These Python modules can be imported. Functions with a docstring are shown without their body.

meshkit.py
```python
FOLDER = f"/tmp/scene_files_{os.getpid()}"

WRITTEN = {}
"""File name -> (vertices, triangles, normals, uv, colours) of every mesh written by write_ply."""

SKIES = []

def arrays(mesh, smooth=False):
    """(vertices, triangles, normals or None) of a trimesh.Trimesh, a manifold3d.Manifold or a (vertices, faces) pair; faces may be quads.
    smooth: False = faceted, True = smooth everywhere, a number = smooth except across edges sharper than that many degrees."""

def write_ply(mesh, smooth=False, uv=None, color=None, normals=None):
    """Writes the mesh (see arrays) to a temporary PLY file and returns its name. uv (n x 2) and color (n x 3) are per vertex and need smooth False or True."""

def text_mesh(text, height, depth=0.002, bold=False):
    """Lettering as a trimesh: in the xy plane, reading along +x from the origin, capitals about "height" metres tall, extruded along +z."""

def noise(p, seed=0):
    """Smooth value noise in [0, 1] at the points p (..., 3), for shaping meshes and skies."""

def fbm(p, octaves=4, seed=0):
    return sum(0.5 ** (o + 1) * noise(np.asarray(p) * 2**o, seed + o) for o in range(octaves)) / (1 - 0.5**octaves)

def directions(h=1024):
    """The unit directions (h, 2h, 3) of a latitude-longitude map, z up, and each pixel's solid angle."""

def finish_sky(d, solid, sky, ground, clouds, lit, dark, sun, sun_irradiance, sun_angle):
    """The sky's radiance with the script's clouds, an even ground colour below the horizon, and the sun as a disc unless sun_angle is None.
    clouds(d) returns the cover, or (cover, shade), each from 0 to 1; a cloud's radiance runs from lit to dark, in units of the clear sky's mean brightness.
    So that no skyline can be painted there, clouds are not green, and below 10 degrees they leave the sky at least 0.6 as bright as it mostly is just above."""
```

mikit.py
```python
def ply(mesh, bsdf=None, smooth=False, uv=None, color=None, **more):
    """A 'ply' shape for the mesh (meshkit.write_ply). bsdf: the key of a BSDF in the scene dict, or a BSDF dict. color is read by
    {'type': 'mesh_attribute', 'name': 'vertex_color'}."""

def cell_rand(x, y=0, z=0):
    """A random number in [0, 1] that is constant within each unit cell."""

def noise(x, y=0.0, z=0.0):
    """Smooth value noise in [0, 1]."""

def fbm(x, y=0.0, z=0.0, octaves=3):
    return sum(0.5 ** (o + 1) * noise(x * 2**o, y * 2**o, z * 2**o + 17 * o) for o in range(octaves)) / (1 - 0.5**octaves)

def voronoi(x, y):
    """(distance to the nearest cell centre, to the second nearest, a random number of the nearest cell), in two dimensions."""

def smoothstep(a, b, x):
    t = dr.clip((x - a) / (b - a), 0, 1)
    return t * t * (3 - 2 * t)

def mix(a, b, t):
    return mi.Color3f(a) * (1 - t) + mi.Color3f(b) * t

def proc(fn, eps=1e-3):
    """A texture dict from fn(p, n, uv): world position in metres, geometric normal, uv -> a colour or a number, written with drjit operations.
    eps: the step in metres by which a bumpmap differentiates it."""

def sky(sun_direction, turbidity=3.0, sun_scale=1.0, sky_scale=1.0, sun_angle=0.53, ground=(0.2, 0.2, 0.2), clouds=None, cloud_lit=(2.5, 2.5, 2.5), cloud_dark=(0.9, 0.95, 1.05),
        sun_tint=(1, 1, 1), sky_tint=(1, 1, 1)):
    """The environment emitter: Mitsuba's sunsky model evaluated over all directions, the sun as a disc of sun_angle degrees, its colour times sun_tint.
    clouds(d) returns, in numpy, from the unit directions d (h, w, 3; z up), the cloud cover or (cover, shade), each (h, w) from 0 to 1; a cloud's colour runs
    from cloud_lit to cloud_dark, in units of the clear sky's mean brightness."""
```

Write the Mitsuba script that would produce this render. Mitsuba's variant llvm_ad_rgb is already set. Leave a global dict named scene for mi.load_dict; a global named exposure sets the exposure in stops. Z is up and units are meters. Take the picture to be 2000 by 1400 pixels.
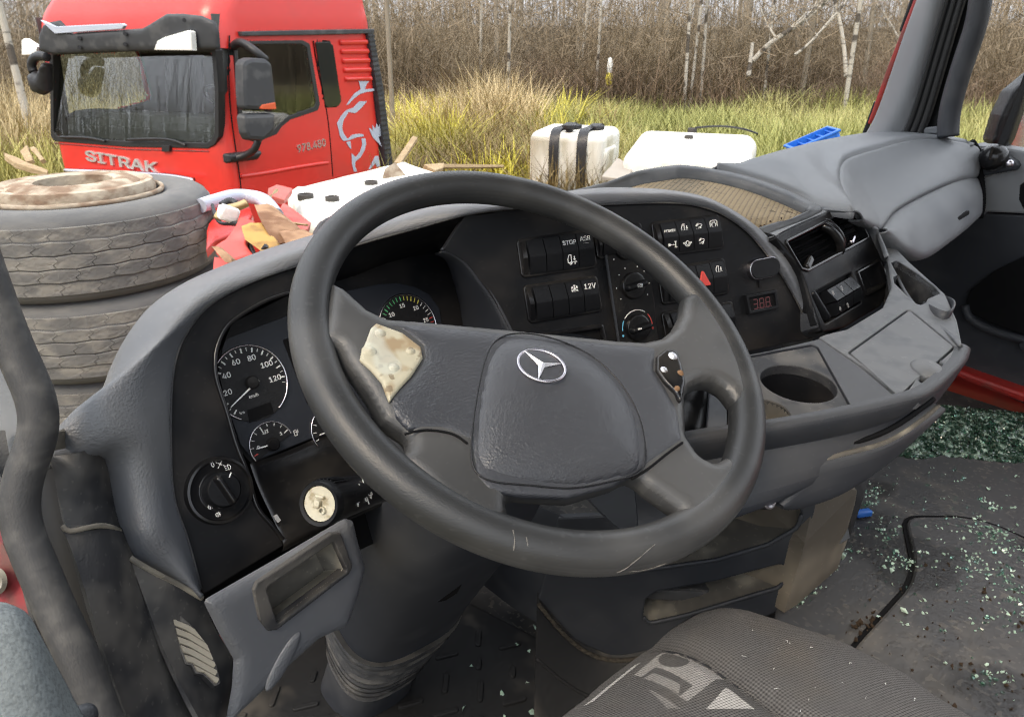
import math, random
import numpy as np, trimesh, shapely, manifold3d as m3
from shapely.geometry import Polygon, LineString, Point, MultiPolygon
from shapely import affinity
import drjit as dr
import mitsuba as mi
import mikit, meshkit
from mikit import noise, fbm, voronoi, smoothstep, mix, proc
T = mi.ScalarTransform4f
rng = np.random.default_rng(7)
scene, labels = {}, {}

# ---------------------------------------------------------------- camera, sky, exposure
EYE = np.array([0.0, 0.0, 1.9])                  # eye of a driver leaning in at the door; ground is z = 0
YAW, PITCH, FOCAL = math.radians(38.0), math.radians(23.0), 1450.0 / 2000
_h = np.array([math.sin(YAW), math.cos(YAW), 0.0])
RIGHT = np.array([math.cos(YAW), -math.sin(YAW), 0.0])
FWD = _h * math.cos(PITCH) - np.array([0, 0, 1.0]) * math.sin(PITCH)
UP = np.cross(RIGHT, FWD)
scene['camera'] = {'type': 'thinlens', 'fov': 2 * math.degrees(math.atan(0.5 / FOCAL)), 'fov_axis': 'x', 'aperture_radius': 0.0007,
                   'focus_distance': 0.8, 'near_clip': 0.05, 'far_clip': 400.0,
                   'to_world': T().look_at(origin=EYE.tolist(), target=(EYE + FWD).tolist(), up=[0, 0, 1])}
exposure = 2.75
scene['sky'] = mikit.sky((-0.62, -0.22, 0.72), turbidity=4, sun_scale=0.28, sun_angle=24, clouds=lambda d: (np.ones(d.shape[:2]), 1 - (.25 + .75 * np.clip(d[..., 2], 0, 1) ** .8)),
                         cloud_lit=(3.4, 3.58, 3.85), cloud_dark=(1.5, 1.57, 1.68), ground=(0.12, 0.11, 0.09))

# ---------------------------------------------------------------- measuring helpers (points of the place from surveyed sight lines)
def ray(px, py):
    return RIGHT * ((px - 1000) / 1450.0) - UP * ((py - 700) / 1450.0) + FWD
def at(px, py, X=None, Y=None, Z=None, t=None, pl=None):
    d = ray(px, py)
    if pl is not None: t = float((pl.o - EYE) @ pl.n / (d @ pl.n))
    elif X is not None: t = X / d[0]
    elif Y is not None: t = Y / d[1]
    elif Z is not None: t = (Z - EYE[2]) / d[2]
    return EYE + d * t
def nrm(v): return np.asarray(v, float) / np.linalg.norm(v)

class Plane:
    """A flat mounting face: origin, normal, and its own x (sideways) and y (upwards) axes."""
    def __init__(s, o, n, x):
        s.o, s.n = np.asarray(o, float), nrm(n)
        s.x = nrm(np.asarray(x, float) - s.n * (np.asarray(x, float) @ s.n)); s.y = np.cross(s.n, s.x)
        s.m = np.eye(4); s.m[:3, 0], s.m[:3, 1], s.m[:3, 2], s.m[:3, 3] = s.x, s.y, s.n, s.o
    def uv(s, px, py):
        p = at(px, py, pl=s) - s.o
        return np.array([p @ s.x, p @ s.y])
    def pts(s, l): return np.array([s.uv(*q) for q in l])
    def up(s, h): return Plane(s.o + s.n * h, s.n, s.x)
    def w(s, u, v, z=0.0): return s.o + s.x * u + s.y * v + s.n * z
    def put(s, mesh):
        m = mesh.copy() if isinstance(mesh, trimesh.Trimesh) else tri(mesh)
        m.apply_transform(s.m); return m
def face(o, yaw, tilt):
    y, t = math.radians(yaw), math.radians(tilt)
    f = np.array([-math.sin(y), math.cos(y), 0])
    return Plane(o, -f * math.cos(t) + np.array([0, 0, 1]) * math.sin(t), [math.cos(y), math.sin(y), 0])

def tri(m):
    v, f, _ = meshkit.arrays(m); return trimesh.Trimesh(v, f, process=False)
def cat(ms): return trimesh.util.concatenate([tri(m) if not isinstance(m, trimesh.Trimesh) else m for m in ms])

# ---------------------------------------------------------------- scene book-keeping
used = {}
def key(base):
    n = used.get(base, 0); used[base] = n + 1
    return base if n == 0 else f'{base}_{n:03d}'
def thing(name, label, category, group=None, kind=None):
    k = key(name); labels[k] = {'label': label, 'category': category}
    if group: labels[k]['group'] = group
    if kind: labels[k]['kind'] = kind
    return k
def part(parent, name, mesh, mat, smooth=35, label=None, kind=None, uv=None, color=None):
    k = key(parent + '__' + name)
    scene[k] = mikit.ply(mesh, mat, smooth=smooth, uv=uv, color=color)
    if label or kind: labels[k] = {}
    if label: labels[k]['label'] = label
    if kind: labels[k]['kind'] = kind
    return k
def solo(name, mesh, mat, label, category, smooth=35, group=None, kind=None, color=None):
    k = thing(name, label, category, group, kind)
    if kind == 'structure': labels[k] = {'kind': 'structure', 'label': label}
    scene[k] = mikit.ply(mesh, mat, smooth=smooth, color=color); return k

# ---------------------------------------------------------------- mesh helpers
def spline(p, n, closed=False, even=True):
    """n points along a smooth curve through the points p (any dimension)."""
    p = np.asarray(p, float)
    if len(p) == 2 and not closed: return p[0] + np.linspace(0, 1, n)[:, None] * (p[1] - p[0])
    if closed: p = np.vstack([p, p[:1]])
    d = np.r_[0, np.cumsum(np.maximum(np.linalg.norm(np.diff(p, axis=0), axis=1), 1e-9) ** 0.5)]
    from scipy.interpolate import CubicSpline, PchipInterpolator
    m = CubicSpline(d, p, bc_type='periodic') if closed else PchipInterpolator(d, p) if len(p) < 3 else CubicSpline(d, p, bc_type='natural')
    s = np.linspace(0, d[-1], 12 * n + 1); q = m(s)
    if even:
        a = np.r_[0, np.cumsum(np.linalg.norm(np.diff(q, axis=0), axis=1))]
        s = np.interp(np.linspace(0, a[-1], n + 1 if closed else n), a, s); q = m(s)
    else: q = m(np.linspace(0, d[-1], n + 1 if closed else n))
    return q[:-1] if closed else q
def stations(p, n):
    """n points through the stations p, evenly by station, without overshoot."""
    from scipy.interpolate import PchipInterpolator
    return PchipInterpolator(np.arange(len(p)), np.asarray(p, float))(np.linspace(0, len(p) - 1, n))
def poly_line(p, n):
    """n points evenly along the straight segments through p."""
    p = np.asarray(p, float); a = np.r_[0, np.cumsum(np.linalg.norm(np.diff(p, axis=0), axis=1))]
    s = np.linspace(0, a[-1], n)
    return np.stack([np.interp(s, a, p[:, k]) for k in range(p.shape[1])], 1)
def grid_faces(r, c, cr=False, cc=False):
    i, j = np.meshgrid(np.arange(r if cr else r - 1), np.arange(c if cc else c - 1), indexing='ij')
    i2, j2 = (i + 1) % r, (j + 1) % c
    q = np.stack([i * c + j, i * c + j2, i2 * c + j2, i2 * c + j], -1).reshape(-1, 4)
    return np.vstack([q[:, [0, 1, 2]], q[:, [0, 2, 3]]])
def loft(curves, nu, nv, flip=False, across='spline', thick=0.0, closed=False):
    """A skin over the curves (each smoothed to nu points), nv rows across; thick > 0 gives it a back and edges."""
    c = np.array([spline(k, nu) if len(k) != nu else np.asarray(k, float) for k in curves])
    if across == 'spline': g = np.stack([spline(c[:, j], nv, even=False) for j in range(nu)], 1)
    else: g = np.stack([poly_line(c[:, j], nv) for j in range(nu)], 1)
    return skin(g, flip, thick)
def skin(g, flip=False, thick=0.0):
    r, c = g.shape[:2]; f = grid_faces(r, c)
    if flip: f = f[:, ::-1]
    m = trimesh.Trimesh(g.reshape(-1, 3), f, process=False)
    if thick:
        n = np.zeros((r * c, 3)); fn = np.cross(m.vertices[f[:, 1]] - m.vertices[f[:, 0]], m.vertices[f[:, 2]] - m.vertices[f[:, 0]])
        for k in range(3): np.add.at(n, f[:, k], fn)
        n /= np.linalg.norm(n, axis=1, keepdims=True) + 1e-12
        b = m.vertices - n * thick; N = r * c
        ring = np.r_[np.arange(c), np.arange(1, r) * c + c - 1, (r - 1) * c + np.arange(c - 2, -1, -1), np.arange(r - 2, 0, -1) * c]
        a, d = ring, np.roll(ring, -1)
        e = np.vstack([np.stack([d, a, a + N], 1), np.stack([d, a + N, d + N], 1)])
        if flip: e = e[:, ::-1]
        m = trimesh.Trimesh(np.vstack([m.vertices, b]), np.vstack([f, f[:, ::-1] + N, e]), process=False)
    return m
def tube(p, r, sides=14, n=None, closed=False, cap=True, flat=1.0, upv=None):
    p = np.asarray(p, float)
    if n: p = spline(p, n, closed)
    k = len(p); r = np.broadcast_to(np.asarray(r, float), (k,)) if np.ndim(r) else np.full(k, float(r))
    t = np.roll(p, -1, 0) - np.roll(p, 1, 0) if closed else np.gradient(p, axis=0)
    t /= np.linalg.norm(t, axis=1, keepdims=True) + 1e-12
    a = np.zeros_like(p); v = np.array(upv if upv is not None else ([0, 0, 1.] if abs(t[0][2]) < .9 else [1., 0, 0]))
    for i in range(k):
        v = np.array(upv, float) if upv is not None else v
        w = v - t[i] * (v @ t[i]); a[i] = w / (np.linalg.norm(w) + 1e-12)
        if upv is None: v = a[i]
    b = np.cross(t, a); th = np.arange(sides) * 2 * np.pi / sides
    g = p[:, None] + r[:, None, None] * (np.cos(th)[None, :, None] * a[:, None] * flat + np.sin(th)[None, :, None] * b[:, None])
    f = grid_faces(k, sides, closed, True); V = g.reshape(-1, 3)
    if cap and not closed:
        n0 = len(V); V = np.vstack([V, p[:1], p[-1:]]); s = np.arange(sides); s2 = (s + 1) % sides
        f = np.vstack([f, np.stack([s * 0 + n0, s2, s], 1), np.stack([s * 0 + n0 + 1, (k - 1) * sides + s, (k - 1) * sides + s2], 1)])
    return trimesh.Trimesh(V, f[:, ::-1], process=False)
def cross2(a, b): return a[:, 0] * b[:, 1] - a[:, 1] * b[:, 0]
def subdiv_ring(r, step):
    r = np.asarray(r, float)
    if np.allclose(r[0], r[-1]): r = r[:-1]
    out = []
    for a, b in zip(r, np.roll(r, -1, 0)):
        n = max(1, int(np.ceil(np.linalg.norm(b - a) / step))); out.append(a + np.arange(n)[:, None] / n * (b - a))
    return np.vstack(out)
def inset_ring(r, d):
    """r counter-clockwise: moved inwards by d at each corner."""
    e = np.roll(r, -1, 0) - r; e /= np.linalg.norm(e, axis=1, keepdims=True) + 1e-12
    n = np.stack([-e[:, 1], e[:, 0]], 1); m = n + np.roll(n, 1, 0)
    m /= np.maximum((m * m).sum(1, keepdims=True) / 2, 0.35)
    return r + m * d
def plate(poly, z0, z1, bevel=0.001, back=True):
    """A sheet of outline poly (holes kept) from z0 to z1 with a rounded front edge."""
    V, F, n0 = [], [], 0
    polys = list(poly.geoms) if hasattr(poly, 'geoms') else [poly]
    for P in polys:
        P = shapely.geometry.polygon.orient(P, 1.0); tops, bots = [], []
        for R in [P.exterior, *P.interiors]:
            r = np.array(R.coords)[:-1]
            keep = np.linalg.norm(r - np.roll(r, 1, 0), axis=1) > 1e-7; r = r[keep]
            prof = [(z0, 0), (z1 - bevel, 0), (z1 - bevel * .29, bevel * .29), (z1, bevel)] if bevel else [(z0, 0), (z1, 0)]
            g = np.array([np.c_[inset_ring(r, d), np.full(len(r), z)] for z, d in prof])
            F.append(grid_faces(len(prof), len(r), False, True) + n0); V.append(g.reshape(-1, 3)); n0 += g.shape[0] * g.shape[1]
            tops.append(g[-1]); bots.append(g[0])
        for rings, fl in ((tops, False), (bots, True)):
            if fl and not back: continue
            v, f = trimesh.creation.triangulate_polygon(Polygon(rings[0][:, :2], [q[:, :2] for q in rings[1:]]).buffer(0) if False else Polygon(rings[0][:, :2], [q[:, :2] for q in rings[1:]]), engine='earcut')
            a = cross2(v[f[:, 1]] - v[f[:, 0]], v[f[:, 2]] - v[f[:, 0]]); f = np.where((a < 0)[:, None], f[:, ::-1], f)
            V.append(np.c_[v, np.full(len(v), rings[0][0, 2])]); F.append((f[:, ::-1] if fl else f) + n0); n0 += len(v)
    return trimesh.Trimesh(np.vstack(V), np.vstack(F), process=False)
def pillow(poly, thick, r, step=0.006, back=None, base=None, power=2.0):
    """A cushion-like solid over the outline: edges round over the width r up to the height thick. base(x, y) bends it."""
    poly = poly.simplify(0.0002); P = list(poly.geoms) if hasattr(poly, 'geoms') else [poly]
    out = []
    for p in P:
        p = shapely.geometry.polygon.orient(p, 1.0)
        rings = [np.array(subdiv_ring(np.array(q.coords), step)) for q in [p.exterior, *p.interiors]]
        bnd = p.boundary; x0, y0, x1, y1 = p.bounds
        X, Y = np.meshgrid(np.arange(x0, x1, step), np.arange(y0, y1, step * .866)); X = X + (np.arange(len(X)) % 2)[:, None] * step / 2
        q = np.c_[X.ravel(), Y.ravel()]; ins = shapely.contains_xy(p, q[:, 0], q[:, 1]); q = q[ins]
        d = shapely.distance(shapely.points(q), bnd); q = q[d > step * .45]
        extra = []
        for k in (.12, .4):
            pp = p.buffer(-r * k)
            for g in (pp.geoms if hasattr(pp, 'geoms') else [pp]):
                if not g.is_empty:
                    for R in [g.exterior, *g.interiors]: extra.append(subdiv_ring(np.array(R.coords), step))
        allp = np.vstack(rings + [q] + extra)
        from scipy.spatial import Delaunay
        tr = Delaunay(allp).simplices; c = allp[tr].mean(1)
        tr = tr[shapely.contains_xy(p.buffer(1e-9), c[:, 0], c[:, 1])]
        a = cross2(allp[tr[:, 1]] - allp[tr[:, 0]], allp[tr[:, 2]] - allp[tr[:, 0]]); tr = tr[np.abs(a) > 1e-12]; a = a[np.abs(a) > 1e-12]
        tr = np.where((a < 0)[:, None], tr[:, ::-1], tr)
        d = np.clip(shapely.distance(shapely.points(allp), bnd) / r, 0, 1); d[:sum(map(len, rings))] = 0
        h = thick * (1 - (1 - d) ** power) ** (1 / power); lo = -(thick if back is None else back) * (1 - (1 - d) ** power) ** (1 / power)
        b = base(allp[:, 0], allp[:, 1]) if base else 0
        N = len(allp)
        out.append(trimesh.Trimesh(np.vstack([np.c_[allp, h + b], np.c_[allp, lo + b]]), np.vstack([tr, tr[:, ::-1] + N]), process=False))
        out[-1].merge_vertices(digits_vertex=7)
    return cat(out)
def rbox(x, y, z, r=0.003, c=(0, 0, 0)):
    """A box of full size x, y, z with chamfered edges."""
    r = min(r, .45 * min(x, y, z)); p = []
    for s in np.ndindex(2, 2, 2):
        s = np.array(s) * 2 - 1; h = np.array([x, y, z]) / 2
        for k in range(3):
            q = h - r; q[k] = h[k]; p.append(s * q)
            q = h - r * .3; q[k] = h[k] - r * .3
        p.append(s * (h - r * .42))
    m = trimesh.convex.convex_hull(np.array(p)); m.apply_translation(c); return m
def hull(pts): return trimesh.convex.convex_hull(np.asarray(pts, float))
def cyl(p0, p1, r, r1=None, sides=24, bevel=0.0):
    p0, p1 = np.asarray(p0, float), np.asarray(p1, float); r1 = r if r1 is None else r1
    if bevel:
        L = np.linalg.norm(p1 - p0); u = (p1 - p0) / L
        return tube([p0, p0 + u * bevel, p1 - u * bevel, p1], [r - bevel, r, r1, r1 - bevel], sides)
    return tube([p0, p1], [r, r1], sides)
def lathe(prof, sides=48, closed=False):
    """Revolve (radius, height) pairs round z."""
    p = np.asarray(prof, float); th = np.arange(sides) * 2 * np.pi / sides
    g = np.stack([p[:, None, 0] * np.cos(th), p[:, None, 0] * np.sin(th), np.repeat(p[:, None, 1], sides, 1)], -1)
    f = grid_faces(len(p), sides, closed, True)
    m = trimesh.Trimesh(g.reshape(-1, 3), f, process=False); return m
def rot(m, ax, deg, c=(0, 0, 0)):
    m = m.copy(); m.apply_transform(trimesh.transformations.rotation_matrix(math.radians(deg), ax, c)); return m
def mv(m, x=0, y=0, z=0):
    m = m.copy(); m.apply_translation([x, y, z]); return m
def disp(m, amp, freq, seed=0, oct=3):
    m = m.copy(); v = np.array(m.vertices); n = np.array(m.vertex_normals)
    m.vertices = v + n * ((meshkit.fbm(v * freq, oct, seed) - .5) * 2 * amp)[:, None]; return m
def rpoly(p, r=0.0):
    P = Polygon(p).buffer(0)
    return P.buffer(-r, quad_segs=6).buffer(r, quad_segs=6) if r else P
def rrect(w, h, r, c=(0, 0), q=6):
    return shapely.box(c[0] - w / 2 + r, c[1] - h / 2 + r, c[0] + w / 2 - r, c[1] + h / 2 - r).buffer(r, quad_segs=q)
_text = {}
def text(s, h, depth=0.0006, bold=False, c=(0, 0), rotz=0.0):
    k = (s, h, depth, bold)
    if k not in _text:
        m = meshkit.text_mesh(s, h, depth, bold); b = m.bounds; m.apply_translation([-(b[0][0] + b[1][0]) / 2, -(b[0][1] + b[1][1]) / 2, 0]); _text[k] = m
    m = _text[k].copy()
    if rotz: m = rot(m, [0, 0, 1], rotz)
    return mv(m, *c)
def stroke(lines, w, depth=0.0005):
    """Flat print: thin raised lines from 2-D polylines."""
    g = shapely.union_all([LineString(l).buffer(w / 2, quad_segs=2, cap_style='flat' if len(l) == 2 else 'round') for l in lines])
    return cat([trimesh.creation.extrude_polygon(p, depth, engine='earcut') for p in (g.geoms if hasattr(g, 'geoms') else [g])])
def arc(cx, cy, r, a0, a1, n=24):
    a = np.radians(np.linspace(a0, a1, n)); return np.c_[cx + r * np.cos(a), cy + r * np.sin(a)]

# ---------------------------------------------------------------- materials
def mat(name, d): scene[name] = {'type': 'twosided', 'b': d} if d['type'] not in ('dielectric', 'thindielectric', 'principledthin') and not d.pop('single', False) else d; return name
def rgb(c): return {'type': 'rgb', 'value': list(c)}
def plain(name, c, rough=.5, spec=.5, metal=0.0, clear=0.0, **k):
    return mat(name, {'type': 'principled', 'base_color': rgb(c) if not callable(c) else proc(c), 'roughness': rough if not callable(rough) else proc(rough), 'specular': spec, 'metallic': metal,
                      **({'clearcoat': clear, 'clearcoat_gloss': .9} if clear else {}), **k})
def bumped(name, c, rough, bump, scale, eps=4e-4, spec=.5, **k):
    return mat(name, {'type': 'bumpmap', 'tex': proc(bump, eps), 'scale': scale,
                      'b': {'type': 'principled', 'base_color': rgb(c) if not callable(c) else proc(c), 'roughness': rough if not callable(rough) else proc(rough), 'specular': spec, **k}})
def grain(f):
    def fn(p, n, uv):
        a = noise(p.x * f, p.y * f, p.z * f); b = noise(p.x * f * 1.9 + 7, p.y * f * 1.9, p.z * f * 1.9)
        return dr.abs(a - .5) * 1.3 + dr.abs(b - .5) * .7
    return fn
def dusty(base, dust, amount=.5, f=14.0, up=.35, spots=.25):
    """Plastic with dust that has settled on what faces up and in blotches, and fine pale specks."""
    def fn(p, n, uv):
        a = fbm(p.x * f, p.y * f, p.z * f, 3)
        k = smoothstep(.42, .8, a + up * dr.maximum(n.z, 0) * .6) * amount
        s = smoothstep(.80, .9, noise(p.x * 260, p.y * 260, p.z * 260)) * spots
        return mix(base, dust, dr.clip(k + s * (a + .2), 0, 1))
    return fn
DUST = (.25, .22, .17)
bumped('pad_leather', dusty((.092, .098, .110), (.19, .19, .19), .45, 9, .45, .12), .42, grain(430), .0008, spec=.55)
bumped('hub_leather', dusty((.026, .029, .036), (.10, .10, .105), .25, 8, .4, .08), .36, grain(560), .0006, spec=.5)
bumped('rim_leather', dusty((.024, .025, .026), (.115, .113, .110), .45, 11, .40, .12), .40, grain(900), .0002, spec=.5)
plain('black_fascia', dusty((.0060, .0065, .008), (.06, .052, .045), .25, 16, .15, .12), lambda p, n, uv: .36 + .25 * fbm(p.x * 30, p.y * 30, p.z * 30, 2), .22)
plain('gloss_black', dusty((.006, .006, .007), (.10, .09, .075), .15, 25, .2, .10), .22, .5)
plain('switch_black', (.006, .0065, .008), .42, .3)
bumped('grey_plastic', dusty((.118, .126, .136), (.25, .25, .25), .35, 6, .35, .06), .46, grain(520), .0005)
bumped('slate_plastic', dusty((.027, .030, .037), (.10, .10, .10), .3, 10, .6, .10), .50, grain(520), .0005)
bumped('tray_plastic', dusty((.080, .086, .094), (.20, .20, .20), .25, 40, .35, .22), .50, grain(480), .0006)
bumped('dirty_black', dusty((.022, .023, .026), (.12, .112, .10), .6, 26, .25, .30), .62, grain(460), .0007)
plain('pocket_dust', dusty((.105, .098, .086), (.27, .25, .205), .9, 24, .6, .4), .85, .2)
bumped('pillar_grey', dusty((.185, .192, .20), (.30, .30, .30), .3, 6, .3, .06), .5, grain(520), .0004)
bumped('boot_rubber', dusty((.030, .030, .031), (.14, .13, .115), .6, 40, .5, .2), .55, grain(400), .0006)
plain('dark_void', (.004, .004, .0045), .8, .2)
plain('print_white', (.72, .72, .70), .5)
plain('print_grey', (.32, .32, .32), .5)
plain('print_red', (.55, .06, .05), .5)
plain('print_green', (.12, .5, .2), .5)
plain('print_yellow', (.7, .62, .12), .5)
plain('print_blue', (.12, .42, .62), .5)
mat('chrome', {'type': 'roughconductor', 'material': 'Cr', 'alpha': .12})
mat('worn_metal', {'type': 'roughconductor', 'material': 'Al', 'alpha': .3})

# ================================================================ DASHBOARD
F1 = face(at(430, 955, t=.75), 8, 25)            # left fascia, turned to the driver
F2 = F1.up(-.035)                                # cluster, recessed behind it
F3 = face(at(1085, 490, t=.92), -12, 17)         # centre fascia
F4 = face(at(1514, 460, t=1.06), 8, 30)          # vent fascia at the right end
dash = thing('dashboard', 'worn grey and black truck dashboard curving round the driver, dusty along its top', 'dashboard')

# padded hood over the instruments
inn = [(393,1150),(364,1043),(346,993),(337,943),(334,871),(334,800),(339,725),(357,664),(395,610),(430,582),(507,545),(574,522),(700,478),(815,446),(910,420),(990,409),(1080,403),(1180,400),(1260,397),(1320,397),(1360,402),(1400,414),(1432,432),(1460,454),(1492,490),(1524,534),(1548,574),(1568,614),(1582,656)]
out = [(393,1167),(300,1113),(257,1089),(226,990),(205,890),(140,900),(108,850),(140,812),(192,772),(228,690),(300,594),(385,542),(520,491),(690,441),(840,405),(985,402),(1070,384),(1172,371),(1260,372),(1330,379),(1375,389),(1415,406),(1450,427),(1480,448),(1508,474),(1548,526),(1564,558),(1580,598),(1598,654)]
tin = [None] * 12 + [.862, .872] + [0] * 15
tout = [.71, .70, .69, .69, .68, .655, .65, .67, .71, .75, .81, .86, .92, .955, .975, .985, .99, 1.01, 1.03, 1.05, 1.06, 1.07, 1.08, 1.09, 1.09, 1.10, 1.11, 1.12, 1.13]
P_in = np.array([at(*q, pl=F1) if t is None else at(*q, t=t) if t else at(*q, pl=F3) for q, t in zip(inn, tin)])
P_out = np.array([at(*q, t=t) for q, t in zip(out, tout)])
def crown(k, lift):
    r = []
    for i, (a, b) in enumerate(zip(P_in, P_out)):
        s = lift * min(1, np.linalg.norm(a - b) / .07); p = a + (b - a) * k; d = nrm(EYE - p); r.append(p + d * s + np.array([0, 0, .25 * s]))
    return np.array(r)
lip = np.array([a + nrm(a - EYE) * .018 for a in P_in])
back = P_out + np.array([.0, .045, -.05]); back[:6] += np.array([-.02, .03, 0.02])
pad_curves = [lip, P_in, crown(.12, .012), crown(.35, .026), crown(.65, .026), P_out, back]
SM = [spline(c, 150) for c in pad_curves]
g = np.stack([spline(np.array([c[j] for c in SM]), 40, even=False) for j in range(150)], 1)
part(dash, 'hood_pad', disp(skin(g, thick=.004), .0012, 18, 3), 'pad_leather', True, label='grey leather grained padded hood over the instruments')
seam = np.array([a + nrm(EYE - a) * .0015 for a in SM[1]])
part(dash, 'hood_seam', tube(seam, .0013, 6), 'dirty_black', True)

# left fascia plate, with the bezel line of the cluster opening
bez = [(567,571),(525,585),(490,603),(455,627),(437,648),(424,680),(421,700),(423,736),(443,800),(464,871),(486,929),(503,989),(528,1021),(553,1053)]
bzs = spline(np.array(bez, float), 60)
ring = [tuple(p) for p in spline(np.array(inn[:13], float), 60)] + [(640, 540)] + [tuple(p) for p in bzs] + [(556, 1066), (480, 1112), (398, 1163)]
ringw = np.array([F1.uv(*q) for q in ring]); c0 = ringw.mean(0)
L = F1.put(plate(Polygon(ringw).buffer(.0), -.012, -.003, .0015))
part(dash, 'left_fascia', L, 'black_fascia', 30, label='scuffed black fascia panel left of the gauges')
bz3 = np.array([at(*q, pl=F1) for q in bzs])
part(dash, 'cluster_bezel', tube(bz3 + F1.n * -.001, .0024, 10), 'gloss_black', True, label='worn glossy bezel edge of the gauge cluster')
bzb = np.array([at(q[0] + 5, q[1] + 1, pl=F2) for q in bzs])
part(dash, 'cluster_side', loft([bz3, bzb], 60, 3, across='line', thick=.002), 'black_fascia', True)
fr = np.array([at(*q, pl=F1) for q in [(555,1066),(640,1026),(720,990),(800,956),(920,905)]])
bk = np.array([at(*q, pl=F2) for q in [(488,905),(560,880),(640,846),(720,815),(800,790)]])
mid = (fr * .35 + bk * .65) + np.array([0, 0, -.006])
part(dash, 'lower_fascia', loft([fr + F1.n * -.03 + np.array([0, 0, -.01]), fr, mid, bk], 30, 16, thick=.003), 'gloss_black', True, label='dusty glossy ledge under the gauges')
lens = stroke([[F1.uv(538,1006), F1.uv(546,1018)]], .004, .002)
part(dash, 'fascia_slot', F1.up(-.002).put(lens), 'print_grey', False)
arch2 = np.array([at(*q, pl=F2) for q in [(560,575),(610,556),(673,540),(734,517),(809,496),(853,494)]])
seam_top = spline(np.array([a + nrm(a - EYE) * .004 for a in P_in[11:16]]), 40)
part(dash, 'hood_underside', loft([seam_top, spline(arch2, 40)], 40, 6, across='line', thick=.003), 'black_fascia', True)
e3 = np.array([at(*q, pl=F3) for q in [(866,488),(907,511),(936,546),(965,586),(994,641),(1010,680),(1016,760)]])
e2 = np.array([at(*q, pl=F2) for q in [(850,492),(872,505),(890,551),(901,592),(907,627),(912,680),(914,760)]])
part(dash, 'cluster_reveal', loft([e3 + F3.n * -.012, e3, e3 * .5 + e2 * .5 + np.array([-.004, -.004, 0]), e2], 40, 14, thick=.003), 'slate_plastic', True, label='curved wall right of the gauges')

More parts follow.
